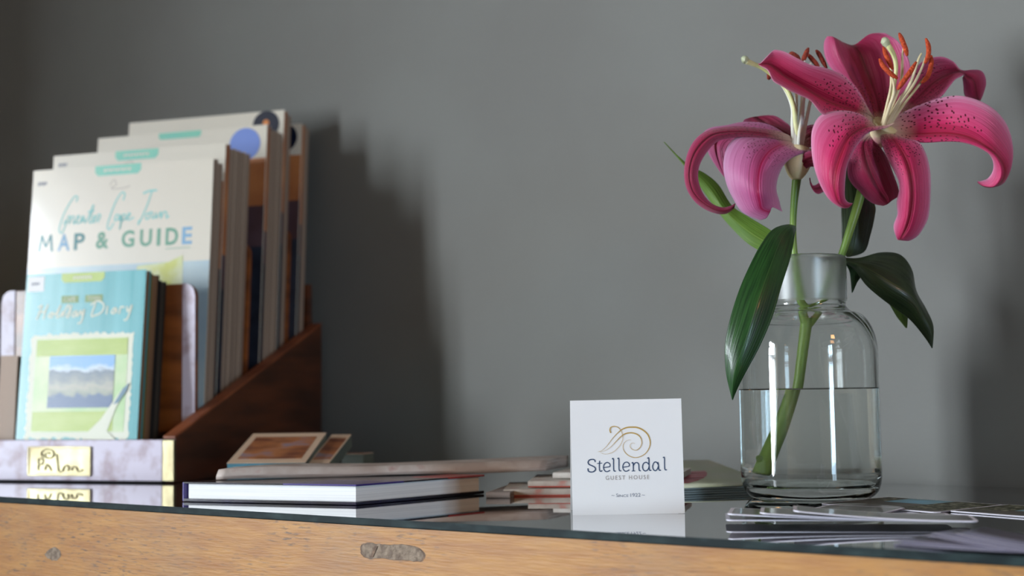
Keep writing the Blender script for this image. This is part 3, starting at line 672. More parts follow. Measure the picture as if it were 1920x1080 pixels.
M_leaf1 = mat('printed_leaflet_paper', srgb(214, 208, 200), .5, alt=srgb(196, 186, 178), nscale=60, alt2=srgb(200, 150, 140), lo=.45, hi=.62)
M_leafred = mat('red_line_print', srgb(186, 92, 80), .5)
def fold(name, uvz, w_, l_, t_, rz, lab, rx=0.0, m=None, grp='leaflets behind the white card', band=None, cat='leaflet'):
    p = onz(*uvz); r = empty(name, p, (rx, 0, rz)); tag(r, lab, cat, grp)
    m = m or M_leaf1
    mb = MB(); n = 4
    for k in range(n):
        a = t_ / n; mb.box((0, .0004 * k, a * k + .0001), (w_, l_ - .0005 * k, a * (k + 1) - .0002), m)
    # rounded fold at the near edge
    P = [Vector((0, -.5 * t_ * math.sin(q) * .6, t_ / 2 - t_ / 2 * math.cos(q))) for q in [i * math.pi / 8 for i in range(9)]]
    mb.prism(P[::-1], (w_, 0, 0), m)
    mb.build('folded_sheet', r)
    if band:
        mb = MB(); mb.box((.0004, -t_ * .3 - .0004, .0001), (w_ - .0004, -t_ * .3 + .0004, t_ * .22), band); mb.build('printed_line', r)['label'] = 'red printed line'
    return r
fold('leaflet', (944, 931, 0), .105, .085, .0052, math.radians(-3), 'pale folded leaflet with a red line, lowest of the pile left of the card', band=M_leafred)
fold('leaflet', (990, 914, .0056), .10, .085, .0048, math.radians(-6), 'folded leaflet in the middle of the pile left of the white card', band=M_leafred)
fold('leaflet', (1037, 897, .0108), .10, .06, .0046, math.radians(-14), 'topmost folded leaflet of the pile left of the white card')
fold('leaflet', (912, 934, .0), .018, .07, .0045, math.radians(-12), 'narrow greyish leaflet end poking out left of the folded leaflets', m=mat('grey_leaflet_paper', srgb(150, 138, 132), .5))
M_green = mat('pale_green_cover', srgb(186, 194, 156), .5, alt=srgb(196, 196, 176), nscale=18)
M_greygloss = mat('grey_leaflet_layers', srgb(150, 160, 160), .45, alt=srgb(110, 122, 120), nscale=20, stretch=(1, 1, 40))
M_pinkp = mat('pink_print', srgb(214, 104, 116), .4)
p0, p1 = onz(1262, 929), onz(1475, 921); ee = (p1 - p0).normalized(); ff = Vector((-ee.y, ee.x, 0))
for k in range(3):
    a = p0 + ee * .0006 * (k % 2); P = [a, a + ee * .088, a + ee * .088 + ff * .13, a + ff * .13]
    o = slab('brochure', P, .0014, M_greygloss, z=.0001 + k * .0017)
    tag(o, ('bottom brochure of the flat pile right of the white card', 'middle grey brochure of the flat pile right of the white card', 'grey brochure directly beneath the pale green one right of the white card')[k], 'brochure', 'brochures piled right of the white card')
mb = MB(); a = p0 + Vector((0, 0, .0054)); zz = .0054
n = 12; top = []
for i in range(n + 1):
    q = i / n; p = a + ff * (.135 * q); z = zz + .0120 * q ** 1.3
    top.append((Vector((p.x, p.y, z)), Vector((p.x, p.y, z)) + ee * .089))
for i in range(n):
    (A, B), (C_, D) = top[i], top[i + 1]
    mb.mesh([A, B, D, C_], [(0, 1, 2, 3)], M_green)
    if 2 <= i <= 6: 
        m_ = 1 - (i - 2) / 6
        mb.mesh([A + ee * .001 + Vector((0, 0, .0004)), A + ee * (.022 + .040 * (1 - m_ ** 2)) + Vector((0, 0, .0004)), C_ + ee * (.022 + .040 * (1 - (m_ - .16) ** 2)) + Vector((0, 0, .0004)), C_ + ee * .001 + Vector((0, 0, .0004))], [(0, 1, 2, 3)], M_pinkp)
o = mb.build('brochure', solid=.0006, weld=True); tag(o, 'pale green and pink brochure on top of the flat pile right of the white card', 'brochure', 'brochures piled right of the white card')

# ------------------------------------------------------------------ bottle and water
BY = 0.96
bc = atY(1521.5, 925, BY); BX = bc.x
def zat(v, u=1520): return atY(u, v, BY).z
base = Vector((BX, BY, .0001))
def rpx(px): return px * BY / F
Rb = rpx(128.5); Rn = rpx(75)
z_rim, z_nb, z_sh, z_body = zat(482), zat(567), zat(584), zat(655)
z_heel = .0150
outer = [(0, .0022), (Rb * .55, .0016), (Rb * .80, .0), (Rb * .84, .0003), (Rb * .90, .0022), (Rb * .95, .0052), (Rb * .985, .0100), (Rb, z_heel)]
outer += [(Rb, z_body * .5), (Rb, z_body - .004)]
for i in range(1, 13):
    q = i / 12 * math.pi / 2; outer.append((Rn + .004 + (Rb - Rn - .004) * math.cos(q), z_body - .004 + (z_sh - .001 - z_body + .004) * math.sin(q)))
outer += [(Rn + .0012, z_sh + .0008), (Rn - .0008, z_sh + .0035), (Rn - .0004, z_nb)]
neck_o = [(Rn - .0004, z_nb), (Rn + .0006, z_nb + .001), (Rn + .0006, z_rim - .003), (Rn + .0002, z_rim - .001), (Rn - .0012, z_rim)]
wt = .0028
neck_i = [(Rn - .0012, z_rim), (Rn - .0032, z_rim), (Rn - .0042, z_rim - .0012), (Rn - .0048, z_nb)]
inner = [(Rn - .0048, z_nb), (Rn - .0046, z_sh)]
for i in range(12, 0, -1):
    q = i / 12 * math.pi / 2; inner.append((Rn - .001 + (Rb - wt - Rn + .001) * math.cos(q), z_body - .005 + (z_sh - .003 - z_body + .005) * math.sin(q)))
inner += [(Rb - wt, z_body - .006), (Rb - wt, z_heel + .004), (Rb - wt - .0012, z_heel), (Rb - wt - .005, .0112), (Rb * .78, .0098), (Rb * .5, .0106), (0, .0112)]
vase = empty('glass_bottle', base); tag(vase, 'clear glass apothecary bottle with a ground neck, used as the lily vase', 'bottle')
mb = MB(); mb.lathe(outer, M_glass, 96); mb.lathe(neck_o, M_frost, 96); mb.lathe(neck_i, M_glass, 96); mb.lathe(inner, M_glass, 96)
o = mb.build('bottle_body', vase, weld=True)
zw = zat(730) - .0001
wr = Rb - wt + .00025
wp = [(0, .01095), (Rb * .5, .01035), (Rb * .78, .00955), (Rb - wt - .005 + .0002, .0110), (Rb - wt - .0012 + .00025, z_heel), (wr, z_heel + .004), (wr, zw + .0008), (wr - .0006, zw + .0003), (wr - .0018, zw), (0, zw)]
mb = MB(); mb.lathe(wp, M_water, 96); o = mb.build('water', loc=base, weld=True); tag(o, 'clear water filling the lower half of the glass bottle', 'water')

# ------------------------------------------------------------------ lily
def petal_mat(name, deep, mid, edge, spots=1.0, base_c=(226, 196, 176), cell=1.0):
    m = bpy.data.materials.new(name); m.use_nodes = True; N = m.node_tree.nodes; L = m.node_tree.links; b = N['Principled BSDF']
    tc = N.new('ShaderNodeTexCoord'); sp = N.new('ShaderNodeSeparateXYZ'); L.new(tc.outputs['UV'], sp.inputs[0])
    def math_(op, a, b_=None, c_=None):
        n = N.new('ShaderNodeMath'); n.operation = op
        for i, x in enumerate((a, b_, c_)):
            if x is None: continue
            if isinstance(x, (int, float)): n.inputs[i].default_value = x
            else: L.new(x, n.inputs[i])
        return n.outputs[0]
    def noise_(st, sc, det=3):
        mp = N.new('ShaderNodeMapping'); mp.inputs['Scale'].default_value = st; L.new(tc.outputs['UV'], mp.inputs[0])
        n = N.new('ShaderNodeTexNoise'); n.inputs['Scale'].default_value = sc; n.inputs['Detail'].default_value = det; L.new(mp.outputs[0], n.inputs['Vector']); return n.outputs[0]
    ax = math_('ABSOLUTE', math_('SUBTRACT', sp.outputs[0], 0.5))           # 0 at the midrib, .5 at the margin
    streak = noise_((38, 1.0, 1), 1.0, 5)
    w_ = math_('MULTIPLY_ADD', math_('SUBTRACT', streak, .35), .42, math_('MULTIPLY', ax, 2.0))
    r = N.new('ShaderNodeValToRGB'); e = r.color_ramp.elements
    e[0].position = .05; e[0].color = (*srgb(*deep), 1); e[1].position = 1.0; e[1].color = (*srgb(*edge), 1)
    q = e.new(.14); q.color = (*srgb(*[int(a * .45 + c_ * .55) for a, c_ in zip(deep, mid)]), 1)
    q = e.new(.36); q.color = (*srgb(*mid), 1); q = e.new(.84); q.color = (*srgb(*[int(a * .5 + c_ * .5) for a, c_ in zip(mid, edge)]), 1)
    L.new(w_, r.inputs[0])
    # pale base
    rb = N.new('ShaderNodeValToRGB'); rb.color_ramp.elements[0].position = .02; rb.color_ramp.elements[0].color = (1, 1, 1, 1); rb.color_ramp.elements[1].position = .13; rb.color_ramp.elements[1].color = (0, 0, 0, 1)
    L.new(sp.outputs[1], rb.inputs[0])
    mx = N.new('ShaderNodeMix'); mx.data_type = 'RGBA'; L.new(rb.outputs[0], mx.inputs[0]); L.new(r.outputs[0], mx.inputs[6]); mx.inputs[7].default_value = (*srgb(*base_c), 1)
    # crimson freckles
    mp = N.new('ShaderNodeMapping'); mp.inputs['Scale'].default_value = (15, 44, 1); L.new(tc.outputs['UV'], mp.inputs[0])
    vo = N.new('ShaderNodeTexVoronoi'); vo.voronoi_dimensions = '2D'; vo.inputs['Scale'].default_value = cell; L.new(mp.outputs[0], vo.inputs['Vector'])
    dot = math_('LESS_THAN', vo.outputs['Distance'], .19)
    lim = math_('LESS_THAN', math_('MULTIPLY_ADD', noise_((2.5, 2.5, 1), 1.5), .7, sp.outputs[1]), .65)
    off = math_('GREATER_THAN', ax, .05); far = math_('GREATER_THAN', sp.outputs[1], .06)
    k = math_('MULTIPLY', math_('MULTIPLY', dot, lim), math_('MULTIPLY', off, math_('MULTIPLY', far, spots)))
    mx2 = N.new('ShaderNodeMix'); mx2.data_type = 'RGBA'; L.new(k, mx2.inputs[0]); L.new(mx.outputs[2], mx2.inputs[6]); mx2.inputs[7].default_value = (*srgb(92, 8, 32), 1)
    L.new(mx2.outputs[2], b.inputs['Base Color']); b.inputs['Roughness'].default_value = .42; b.inputs['Specular IOR Level'].default_value = .35
    b.inputs['Sheen Weight'].default_value = .15
    bp = N.new('ShaderNodeBump'); bp.inputs['Strength'].default_value = .8; bp.inputs['Distance'].default_value = .0014
    L.new(noise_((34, 1.0, 1), 1.0, 4), bp.inputs['Height']); L.new(bp.outputs[0], b.inputs['Normal'])
    tr = N.new('ShaderNodeBsdfTranslucent'); L.new(mx2.outputs[2], tr.inputs[0]); ms = N.new('ShaderNodeMixShader'); ms.inputs[0].default_value = .22
    L.new(b.outputs[0], ms.inputs[1]); L.new(tr.outputs[0], ms.inputs[2]); L.new(ms.outputs[0], N['Material Output'].inputs[0])
    return m
P_red = petal_mat('crimson_pink_petal', (140, 8, 36), (216, 40, 97), (236, 150, 184))
P_pink = petal_mat('magenta_pink_petal', (148, 8, 42), (211, 48, 106), (234, 160, 194))
P_lav = petal_mat('lilac_pink_petal', (186, 20, 84), (200, 104, 156), (204, 150, 186), spots=.6)
P_dark = petal_mat('dusky_crimson_petal', (114, 10, 38), (172, 40, 83), (208, 106, 150))
P_mauve = petal_mat('mauve_petal', (150, 40, 84), (176, 74, 120), (206, 130, 170), base_c=(200, 120, 150))
def leaf_mat(name, c, c2, vein):
    m = mat(name, srgb(*c), .38, alt=srgb(*c2), nscale=5, stretch=(3, 1, 1), uvc=True, coat=.15)
    N = m.node_tree.nodes; L = m.node_tree.links; b = N['Principled BSDF']
    tc = N.new('ShaderNodeTexCoord'); mp = N.new('ShaderNodeMapping'); mp.inputs['Scale'].default_value = (24, .6, 1); L.new(tc.outputs['UV'], mp.inputs[0])
    n = N.new('ShaderNodeTexNoise'); n.inputs['Scale'].default_value = 1; L.new(mp.outputs[0], n.inputs['Vector'])
    bp = N.new('ShaderNodeBump'); bp.inputs['Strength'].default_value = .45; bp.inputs['Distance'].default_value = .001; L.new(n.outputs[0], bp.inputs['Height']); L.new(bp.outputs[0], b.inputs['Normal'])
    sp = N.new('ShaderNodeSeparateXYZ'); L.new(tc.outputs['UV'], sp.inputs[0])
    r = N.new('ShaderNodeValToRGB'); e = r.color_ramp.elements; e[0].position = .485; e[0].color = (0, 0, 0, 1); e[1].position = .5; e[1].color = (1, 1, 1, 1); q = e.new(.515); q.color = (0, 0, 0, 1)
    L.new(sp.outputs[0], r.inputs[0])
    src = b.inputs['Base Color'].links[0].from_socket
    mx = N.new('ShaderNodeMix'); mx.data_type = 'RGBA'; L.new(r.outputs[0], mx.inputs[0]); L.new(src, mx.inputs[6]); mx.inputs[7].default_value = (*srgb(*vein), 1); L.new(mx.outputs[2], b.inputs['Base Color'])
    tr = N.new('ShaderNodeBsdfTranslucent'); L.new(mx.outputs[2], tr.inputs[0]); ms = N.new('ShaderNodeMixShader'); ms.inputs[0].default_value = .2
    L.new(b.outputs[0], ms.inputs[1]); L.new(tr.outputs[0], ms.inputs[2]); L.new(ms.outputs[0], N['Material Output'].inputs[0])
    return m
L_dark = leaf_mat('dark_green_leaf', (26, 62, 28), (46, 92, 40), (70, 116, 56))
L_deep = leaf_mat('deep_green_leaf', (36, 50, 28), (48, 64, 34), (66, 84, 46))
L_lite = leaf_mat('light_green_leaf', (112, 148, 60), (92, 130, 50), (140, 170, 84))
M_stem = mat('green_stem', srgb(98, 132, 52), .4, alt=srgb(122, 150, 66), nscale=50, stretch=(1, 1, .3))
M_pist = mat('pale_green_style', srgb(196, 202, 130), .4, alt=srgb(222, 220, 166), nscale=60)
M_fil = mat('white_filament', srgb(232, 232, 220), .4)
M_fil2 = mat('cream_filament', srgb(220, 206, 172), .4, alt=srgb(206, 190, 140), nscale=60)
M_stig = mat('pale_stigma', srgb(168, 178, 140), .6, alt=srgb(190, 196, 164), nscale=200)
M_anth = mat('rust_orange_anther', srgb(176, 56, 24), .8, alt=srgb(208, 82, 36), nscale=400, bump=.8, bscale=700)
M_anthd = mat('dark_rust_anther', srgb(120, 38, 24), .8, alt=srgb(158, 60, 36), nscale=400, bump=.8, bscale=700)
M_cup = mat('pale_yellow_flower_base', srgb(222, 206, 150), .5, alt=srgb(232, 214, 176), nscale=60, alt2=srgb(210, 140, 150))

def sheet(name, st, m, Y, parent, rows=44, cols=16, thick=.0005, ruff=0.0, seed=0, lab=None, groove=0.0):
    """st: stations, each a list of (u, v, depth in cm); the surface runs through them"""
    st = [[atY(p[0], p[1], Y + p[2] * .01) for p in row_] for row_ in st]
    n = len(st[0]); G = []
    for i in range(rows + 1):
        t = i / rows; ctrl = [crom([row_[k] for row_ in st], t) for k in range(n)]
        line = [crom(ctrl, j / cols) for j in range(cols + 1)]
        if groove:
            for j in range(cols + 1):
                x = j / cols - .5; line[j] = line[j] + Vector((0, 1, 0)) * (math.sin(math.pi * min(1, t * 1.05)) ** .7) * (groove * math.exp(-(x / .055) ** 2) + groove * .28 * math.cos(x * 30 + seed) * (1 - abs(2 * x)))
        if ruff:
            for j in (0, 1, cols - 1, cols):
                a = ruff * (1 if j in (0, cols) else .45) * math.sin(math.pi * t) ** .5
                line[j] = line[j] + Vector((0, 1, .25)) * a * math.sin(t * 26 + seed + j) + Vector((0, 0, 1)) * a * .35 * math.sin(t * 47 + seed * 2 + j)
        G.append(line)
    vs = [p for l in G for p in l]; c1 = cols + 1
    fs = [(i * c1 + j, i * c1 + j + 1, (i + 1) * c1 + j + 1, (i + 1) * c1 + j) for i in range(rows) for j in range(cols)]
    uv = [(j / cols, i / rows) for i in range(rows + 1) for j in range(c1)]
    mb = MB(); mb.mesh(vs, fs, m, uv); o = mb.build(name)
    md = o.modifiers.new('solid', 'SOLIDIFY'); md.thickness = thick; md.offset = 0
    md = o.modifiers.new('sub', 'SUBSURF'); md.levels = 1; md.render_levels = 1
    o.location = (0, 0, 0)
    rel(o, parent)
    if lab: o['label'] = lab
    return o
def path(pts, Y): return [atY(u, v, Y + d * .01) for u, v, d in pts]
def tubeobj(name, pts, R_, m, Y, parent, n=None, seg=10, lab=None, flat=1.0):
    P = smooth(path(pts, Y), n or len(pts) * 6); Rl = R_ if hasattr(R_, '__len__') else [R_, R_]
    rr = [crom([Vector((x, 0, 0)) for x in Rl], i / (len(P) - 1)).x for i in range(len(P))]
    mb = MB(); mb.tube(P, rr, m, seg, flat); o = rel(mb.build(name), parent)
    if lab: o['label'] = lab
    return o
lily = empty('lily_branch', base + Vector((-.02, .0, .0115)))
tag(lily, 'forked lily branch with two open pink blossoms, standing in the glass bottle', 'flower')
Y0 = BY
mb = MB()
def addst(pts, R_):
    P = smooth(path(pts, Y0), len(pts) * 7); rr = [crom([Vector((x, 0, 0)) for x in R_], i / (len(P) - 1)).x for i in range(len(P))]
    mb.tube(P, rr, M_stem, 12)
addst([(1513, 585, .3), (1511, 603, .4), (1507, 640, .5), (1501, 690, .6), (1494, 735, .7), (1478, 800, .8), (1464, 842, .6), (1452, 876, .4), (1447, 888, .3)], [.0034, .0042, .0040, .0038, .0038, .0044, .0048, .0055, .0056])
addst([(1512, 606, .4), (1506, 580, .2), (1497, 530, -.2), (1490, 480, -.3), (1487, 430, -.2), (1489, 380, 0), (1494, 334, 0)], [.0036, .0034, .0028, .0024, .0023, .0026, .0034])
addst([(1511, 608, .4), (1524, 590, .6), (1540, 560, .9), (1560, 520, 1.0), (1578, 478, .8), (1594, 430, .6), (1610, 378, .6), (1625, 320, .9), (1642, 268, 1.2)], [.0034, .0030, .0026, .0026, .0027, .0030, .0033, .0036, .0045])
addst([(1452, 868, .5), (1444, 858, .3), (1438, 857, .1)], [.003, .0022, .0004])
rel(mb.build('stem'), lily)

# leaves
sheet('leaf', [[(1492, 424, -.6), (1492, 426, -.6), (1493, 430, -.6)], [(1474, 421, -1.6), (1482, 426, -2.0), (1490, 440, -1.9)],
    [(1447, 431, -2.8), (1466, 446, -3.4), (1487, 462, -3.0)], [(1424, 462, -4.0), (1450, 485, -4.7), (1480, 492, -4.2)],
    [(1402, 505, -5.0), (1433, 530, -5.7), (1466, 535, -5.2)], [(1384, 548, -5.6), (1418, 575, -6.3), (1450, 590, -5.8)],
    [(1368, 600, -6.0), (1402, 625, -6.6), (1427, 645, -6.2)], [(1359, 650, -6.0), (1385, 672, -6.6), (1403, 690, -6.3)],
    [(1361, 698, -5.9), (1375, 710, -6.3), (1388, 718, -6.1)], [(1370, 738, -5.8), (1373, 741, -5.9), (1377, 742, -5.8)], [(1373, 750, -5.8), (1373.5, 750, -5.8), (1374, 750, -5.8)]],
    L_dark, Y0, lily, lab='broad dark green leaf hanging over the left of the bottle')
sheet('leaf', [[(1489, 478, .2), (1489, 481, .2), (1489, 484, .2)], [(1462, 445, 1.2), (1450, 460, 1.2), (1440, 476, 1.4)], [(1440, 428, 1.8), (1422, 446, 1.7), (1405, 459, 2.0)],
    [(1403, 406, 2.4), (1388, 422, 2.2), (1374, 430, 2.6)], [(1372, 385, 2.8), (1358, 393, 2.6), (1345, 396, 3.0)], [(1348, 347, 3.1), (1334, 358, 2.9), (1319, 359, 3.2)],
    [(1322, 325, 3.2), (1311, 332, 3.1), (1300, 332, 3.2)], [(1294, 311, 3.2), (1284, 309, 3.1), (1276, 302, 3.2)], [(1268, 289, 3.1), (1264, 286, 3.1), (1260, 284, 3.1)], [(1246, 266, 3), (1245, 266, 3), (1244, 266, 3)]],
    L_lite, Y0, lily, lab='pale green leaf pointing to the upper left behind the blossom')
sheet('leaf', [[(1588, 482, 1.6), (1590, 482, 1.6), (1592, 482, 1.6)], [(1580, 470, 2.0), (1600, 468, 1.9), (1621, 472, 2.1)], [(1578, 440, 2.3), (1606, 440, 2.0), (1632, 442, 2.4)], [(1577, 405, 2.4), (1610, 405, 2.1), (1640, 408, 2.6)],
    [(1577, 370, 2.5), (1610, 372, 2.2), (1641, 385, 2.7)], [(1579, 340, 2.5), (1604, 345, 2.3), (1625, 362, 2.7)], [(1586, 315, 2.5), (1598, 318, 2.4), (1610, 330, 2.6)], [(1598, 290, 2.5), (1600, 290, 2.5), (1602, 292, 2.5)]],
    L_deep, Y0, lily, lab='upright dark leaf behind the right stem')
sheet('leaf', [[(1566, 481, .2), (1568, 484, .2), (1570, 487, .2)], [(1608, 484, .4), (1604, 494, -.3), (1600, 503, .1)], [(1650, 473, .8), (1638, 510, -.8), (1622, 533, -.2)], [(1688, 477, 1.2), (1670, 530, -1.0), (1650, 558, -.3)],
    [(1710, 505, 1.4), (1700, 548, -1.0), (1680, 580, -.2)], [(1718, 545, 1.3), (1718, 566, -.8), (1702, 596, -.1)], [(1737, 580, .8), (1732, 594, -.5), (1719, 614, 0)], [(1750, 612, .3), (1745, 620, -.3), (1736, 636, 0)], [(1748, 653, 0), (1748, 653, 0), (1747, 653, 0)]],
    L_deep, Y0, lily, lab='large dark leaf bending down to the right of the bottle neck')
sheet('leaf', [[(1615, 520, 1.5), (1622, 515, 1.5), (1630, 510, 1.5)], [(1650, 548, 2.0), (1665, 540, 1.8), (1680, 540, 2.0)], [(1668, 572, 2.2), (1684, 575, 2.0), (1700, 580, 2.2)], [(1682, 595, 2.2), (1692, 597, 2.1), (1702, 597, 2.2)], [(1698, 615, 2.1), (1700, 615, 2.1), (1701, 614, 2.1)]],
    L_lite, Y0, lily, lab='green leaf tip showing below the large right leaf')
sheet('leaf', [[(1585, 495, 1.0), (1592, 492, 1.0), (1598, 490, 1.0)], [(1592, 508, 1.4), (1602, 508, 1.3), (1613, 517, 1.4)], [(1595, 526, 1.5), (1601, 528, 1.4), (1607, 530, 1.5)], [(1597, 549, 1.5), (1598, 549, 1.5), (1599, 548, 1.5)]], L_dark, Y0, lily, lab='tiny leaf tip beside the bottle rim', rows=20, cols=8)
sheet('leaf', [[(1580, 478, .9), (1580, 483, .8), (1580, 488, .9)], [(1562, 477, .6), (1560, 484, .3), (1560, 491, .6)], [(1542, 478, .3), (1541, 483, .0), (1540, 489, .3)], [(1522, 482, .2), (1521, 484, .1), (1520, 486, .2)]], L_deep, Y0, lily, lab='small leaf lying across the bottle mouth', rows=20, cols=8)

def blossom(pts, R_, Y, lab):
    P = smooth(path(pts, Y), 14); rr = [crom([Vector((x, 0, 0)) for x in R_], i / (len(P) - 1)).x for i in range(len(P))]
    mb = MB(); mb.tube(P, rr, M_cup, 18); o = rel(mb.build('blossom'), lily); o['label'] = lab
    return o
class Loc:  # children of a part keep world-built vertices
    pass
def sub(o, parent):
    o.parent = parent; o.matrix_parent_inverse = Matrix.Identity(4)
    return o
def petal(par, st, m, Y, ruff=.0006, seed=0, cols=16, rows=44, lab=None):
    o = sheet('petal', st, m, Y, lily, rows=rows, cols=cols + 10, groove=.0016, ruff=ruff, seed=seed, thick=.0006, lab=lab)
    o.parent = par; o.matrix_parent_inverse = Matrix.Identity(4)
    return o
def part_tube(name, par, pts, R_, m, Y, seg=8, n=None, flat=1.0, lab=None):
    o = tubeobj(name, pts, R_, m, Y, lily, seg=seg, n=n, flat=flat, lab=lab); o.parent = par; o.matrix_parent_inverse = Matrix.Identity(4); return o
def anther(par, pts, m, Y, r=.0018): return part_tube('anther', par, pts, [r * .45, r, r * 1.05, r, r * .5], m, Y, seg=8, n=16, flat=.8)

# ---- right blossom
Y2 = .950
B2 = blossom([(1636, 285, 1.2), (1645, 262, 1.0), (1654, 244, .6), (1660, 234, .3)], [.004, .0062, .0085, .0095], Y2, 'right, higher blossom with seven spread petals')
# left-pointing petal
petal(B2, [[(1632, 212, .3), (1640, 222, .4), (1644, 234, .2)], [(1618, 186, 0), (1614, 210, .3), (1608, 226, 0)], [(1600, 158, -.6), (1584, 200, -.1), (1570, 222, -.6)], [(1574, 137, -1.2), (1552, 188, -.6), (1541, 213, -1.1)],
    [(1545, 127, -1.7), (1525, 173, -1.0), (1519, 188, -1.6)], [(1515, 119, -2.1), (1500, 158, -1.3), (1493, 176, -2.0)], [(1488, 105, -2.4), (1474, 143, -1.6), (1470, 164, -2.3)], [(1462, 94, -2.5), (1454, 128, -1.9), (1450, 152, -2.5)], [(1448, 96, -2.4), (1441, 120, -2.1), (1440, 132, -2.4)], [(1428, 117, -2.3), (1426, 121, -2.2), (1428, 125, -2.3)], [(1422, 119, -2.2), (1422, 120, -2.2), (1423, 121, -2.2)]],
    P_red, Y2, seed=1, lab='petal reaching left over the lower blossom')
# top petal, six points across (folded left margin)
petal(B2, [[(1646, 230, .7), (1644, 229, .7), (1650, 228, .9), (1657, 228, 1.0), (1667, 228, .9), (1676, 228, .7)],
    [(1632, 208, .8), (1630, 206, .8), (1642, 205, 1.3), (1655, 205, 1.5), (1672, 208, 1.2), (1688, 213, .8)],
    [(1614, 176, .9), (1612, 172, .9), (1632, 176, 1.7), (1650, 178, 2.0), (1676, 182, 1.6), (1700, 188, .9)],
    [(1590, 150, 1.5), (1596, 149, .9), (1620, 150, 2.0), (1643, 150, 2.3), (1678, 152, 1.8), (1709, 156, 1.0)],
    [(1558, 128, 2.0), (1580, 120, .8), (1608, 122, 2.0), (1634, 122, 2.4), (1674, 118, 1.9), (1707, 124, 1.2)],
    [(1546, 102, 2.1), (1570, 96, .8), (1598, 100, 2.0), (1626, 100, 2.5), (1664, 88, 2.1), (1697, 96, 1.5)],
    [(1545, 80, 2.0), (1566, 79, .9), (1592, 88, 2.1), (1616, 88, 2.7), (1652, 68, 2.4), (1682, 76, 1.8)],
    [(1551, 68, 1.8), (1562, 69, 1.1), (1582, 80, 2.2), (1602, 84, 2.9), (1630, 64, 2.6), (1660, 62, 2.1)]],
    P_dark, Y2, seed=2, cols=20, ruff=.0002, lab='broad petal at the top')
# upper right petal with curled tip
petal(B2, [[(1672, 218, .8), (1680, 221, .9), (1688, 222, .8)], [(1682, 190, 1.1), (1697, 203, 1.5), (1715, 207, 1.2)], [(1696, 160, 1.4), (1720, 183, 2.0), (1742, 192, 1.5)], [(1712, 132, 1.6), (1742, 160, 2.4), (1764, 182, 1.7)],
    [(1735, 112, 1.7), (1762, 146, 2.6), (1778, 165, 1.9)], [(1762, 106, 1.8), (1780, 138, 2.6), (1791, 150, 2.0)], [(1786, 114, 1.9), (1795, 134, 2.5), (1801, 143, 2.2)], [(1800, 131, 2.2), (1806, 136, 2.5), (1808, 141, 2.4)],
    [(1822, 131, 2.6), (1812, 142, 2.5), (1805, 147, 2.7)], [(1842, 134, 3.0), (1826, 150, 2.5), (1806, 158, 2.9)], [(1849, 155, 3.3), (1830, 168, 2.8), (1807, 172, 3.1)], [(1844, 175, 3.5), (1832, 180, 3.1), (1812, 182, 3.2)], [(1838, 189, 3.5), (1835, 188, 3.4), (1830, 187, 3.4)]],
    P_dark, Y2, seed=3, lab='petal at the upper right with a rolled tip')
# right petal, five across: top edge, mid, fold, fold behind, edge
petal(B2, [[(1666, 226, .4), (1668, 237, .5), (1671, 247, .3), (1671, 248, .5)], [(1690, 212, 0), (1696, 236, .4), (1697, 260, -.1), (1697, 259, .2)], [(1725, 196, -.5), (1735, 229, .1), (1731, 265, -.6), (1731, 263, -.2)],
    [(1765, 183, -.9), (1772, 227, -.4), (1768, 263, -1.1), (1768, 261, -.6)], [(1800, 179, -1.2), (1802, 232, -1.0), (1800, 264, -1.6), (1800, 262, -1.0)], [(1835, 188, -1.3), (1830, 243, -1.5), (1828, 271, -2.0), (1827, 270, -1.2)],
    [(1866, 206, -1.2), (1853, 260, -1.9), (1849, 281, -2.3), (1850, 284, -1.4)], [(1889, 236, -.9), (1873, 280, -2.0), (1865, 293, -2.4), (1861, 298, -1.3)], [(1899, 272, -.6), (1888, 300, -1.8), (1875, 310, -2.3), (1863, 313, -1.0)],
    [(1898, 303, -.3), (1891, 320, -1.4), (1877, 327, -2.1), (1859, 326, -.8)], [(1890, 330, -.1), (1884, 337, -1.0), (1871, 342, -1.8), (1852, 335, -.7)], [(1878, 346, 0), (1871, 348, -.8), (1860, 350, -1.4), (1844, 338, -.7)], [(1852, 352, -.2), (1848, 350, -.6), (1842, 347, -.9), (1838, 340, -.7)], [(1833, 343, -.6), (1833, 342, -.6), (1833, 341, -.6), (1833, 340, -.6)]],
    P_pink, Y2, seed=4, cols=18, ruff=.0003, lab='longest petal, sweeping out to the right')
# lower right petal
petal(B2, [[(1652, 248, .3), (1660, 246, .1), (1672, 250, .2)], [(1651, 262, -.3), (1670, 258, -.6), (1698, 260, -.2)], [(1656, 280, -.8), (1683, 272, -1.3), (1722, 266, -.7)], [(1665, 300, -1.2), (1697, 296, -1.9), (1736, 287, -1.0)],
    [(1678, 324, -1.4), (1705, 322, -2.2), (1743, 315, -1.1)], [(1686, 350, -1.4), (1709, 350, -2.2), (1745, 350, -1.1)], [(1682, 378, -1.2), (1709, 380, -2.0), (1744, 385, -.9)], [(1682, 402, -1.0), (1705, 408, -1.7), (1738, 414, -.7)], [(1676, 421, -.8), (1698, 430, -1.3), (1724, 439, -.5)], [(1678, 438, -.6), (1690, 444, -.9), (1707, 451, -.4)], [(1683, 450, -.5), (1686, 450, -.5), (1690, 450, -.4)]],
    P_pink, Y2, seed=5, ruff=.0008, lab='petal hanging straight down at the lower right')
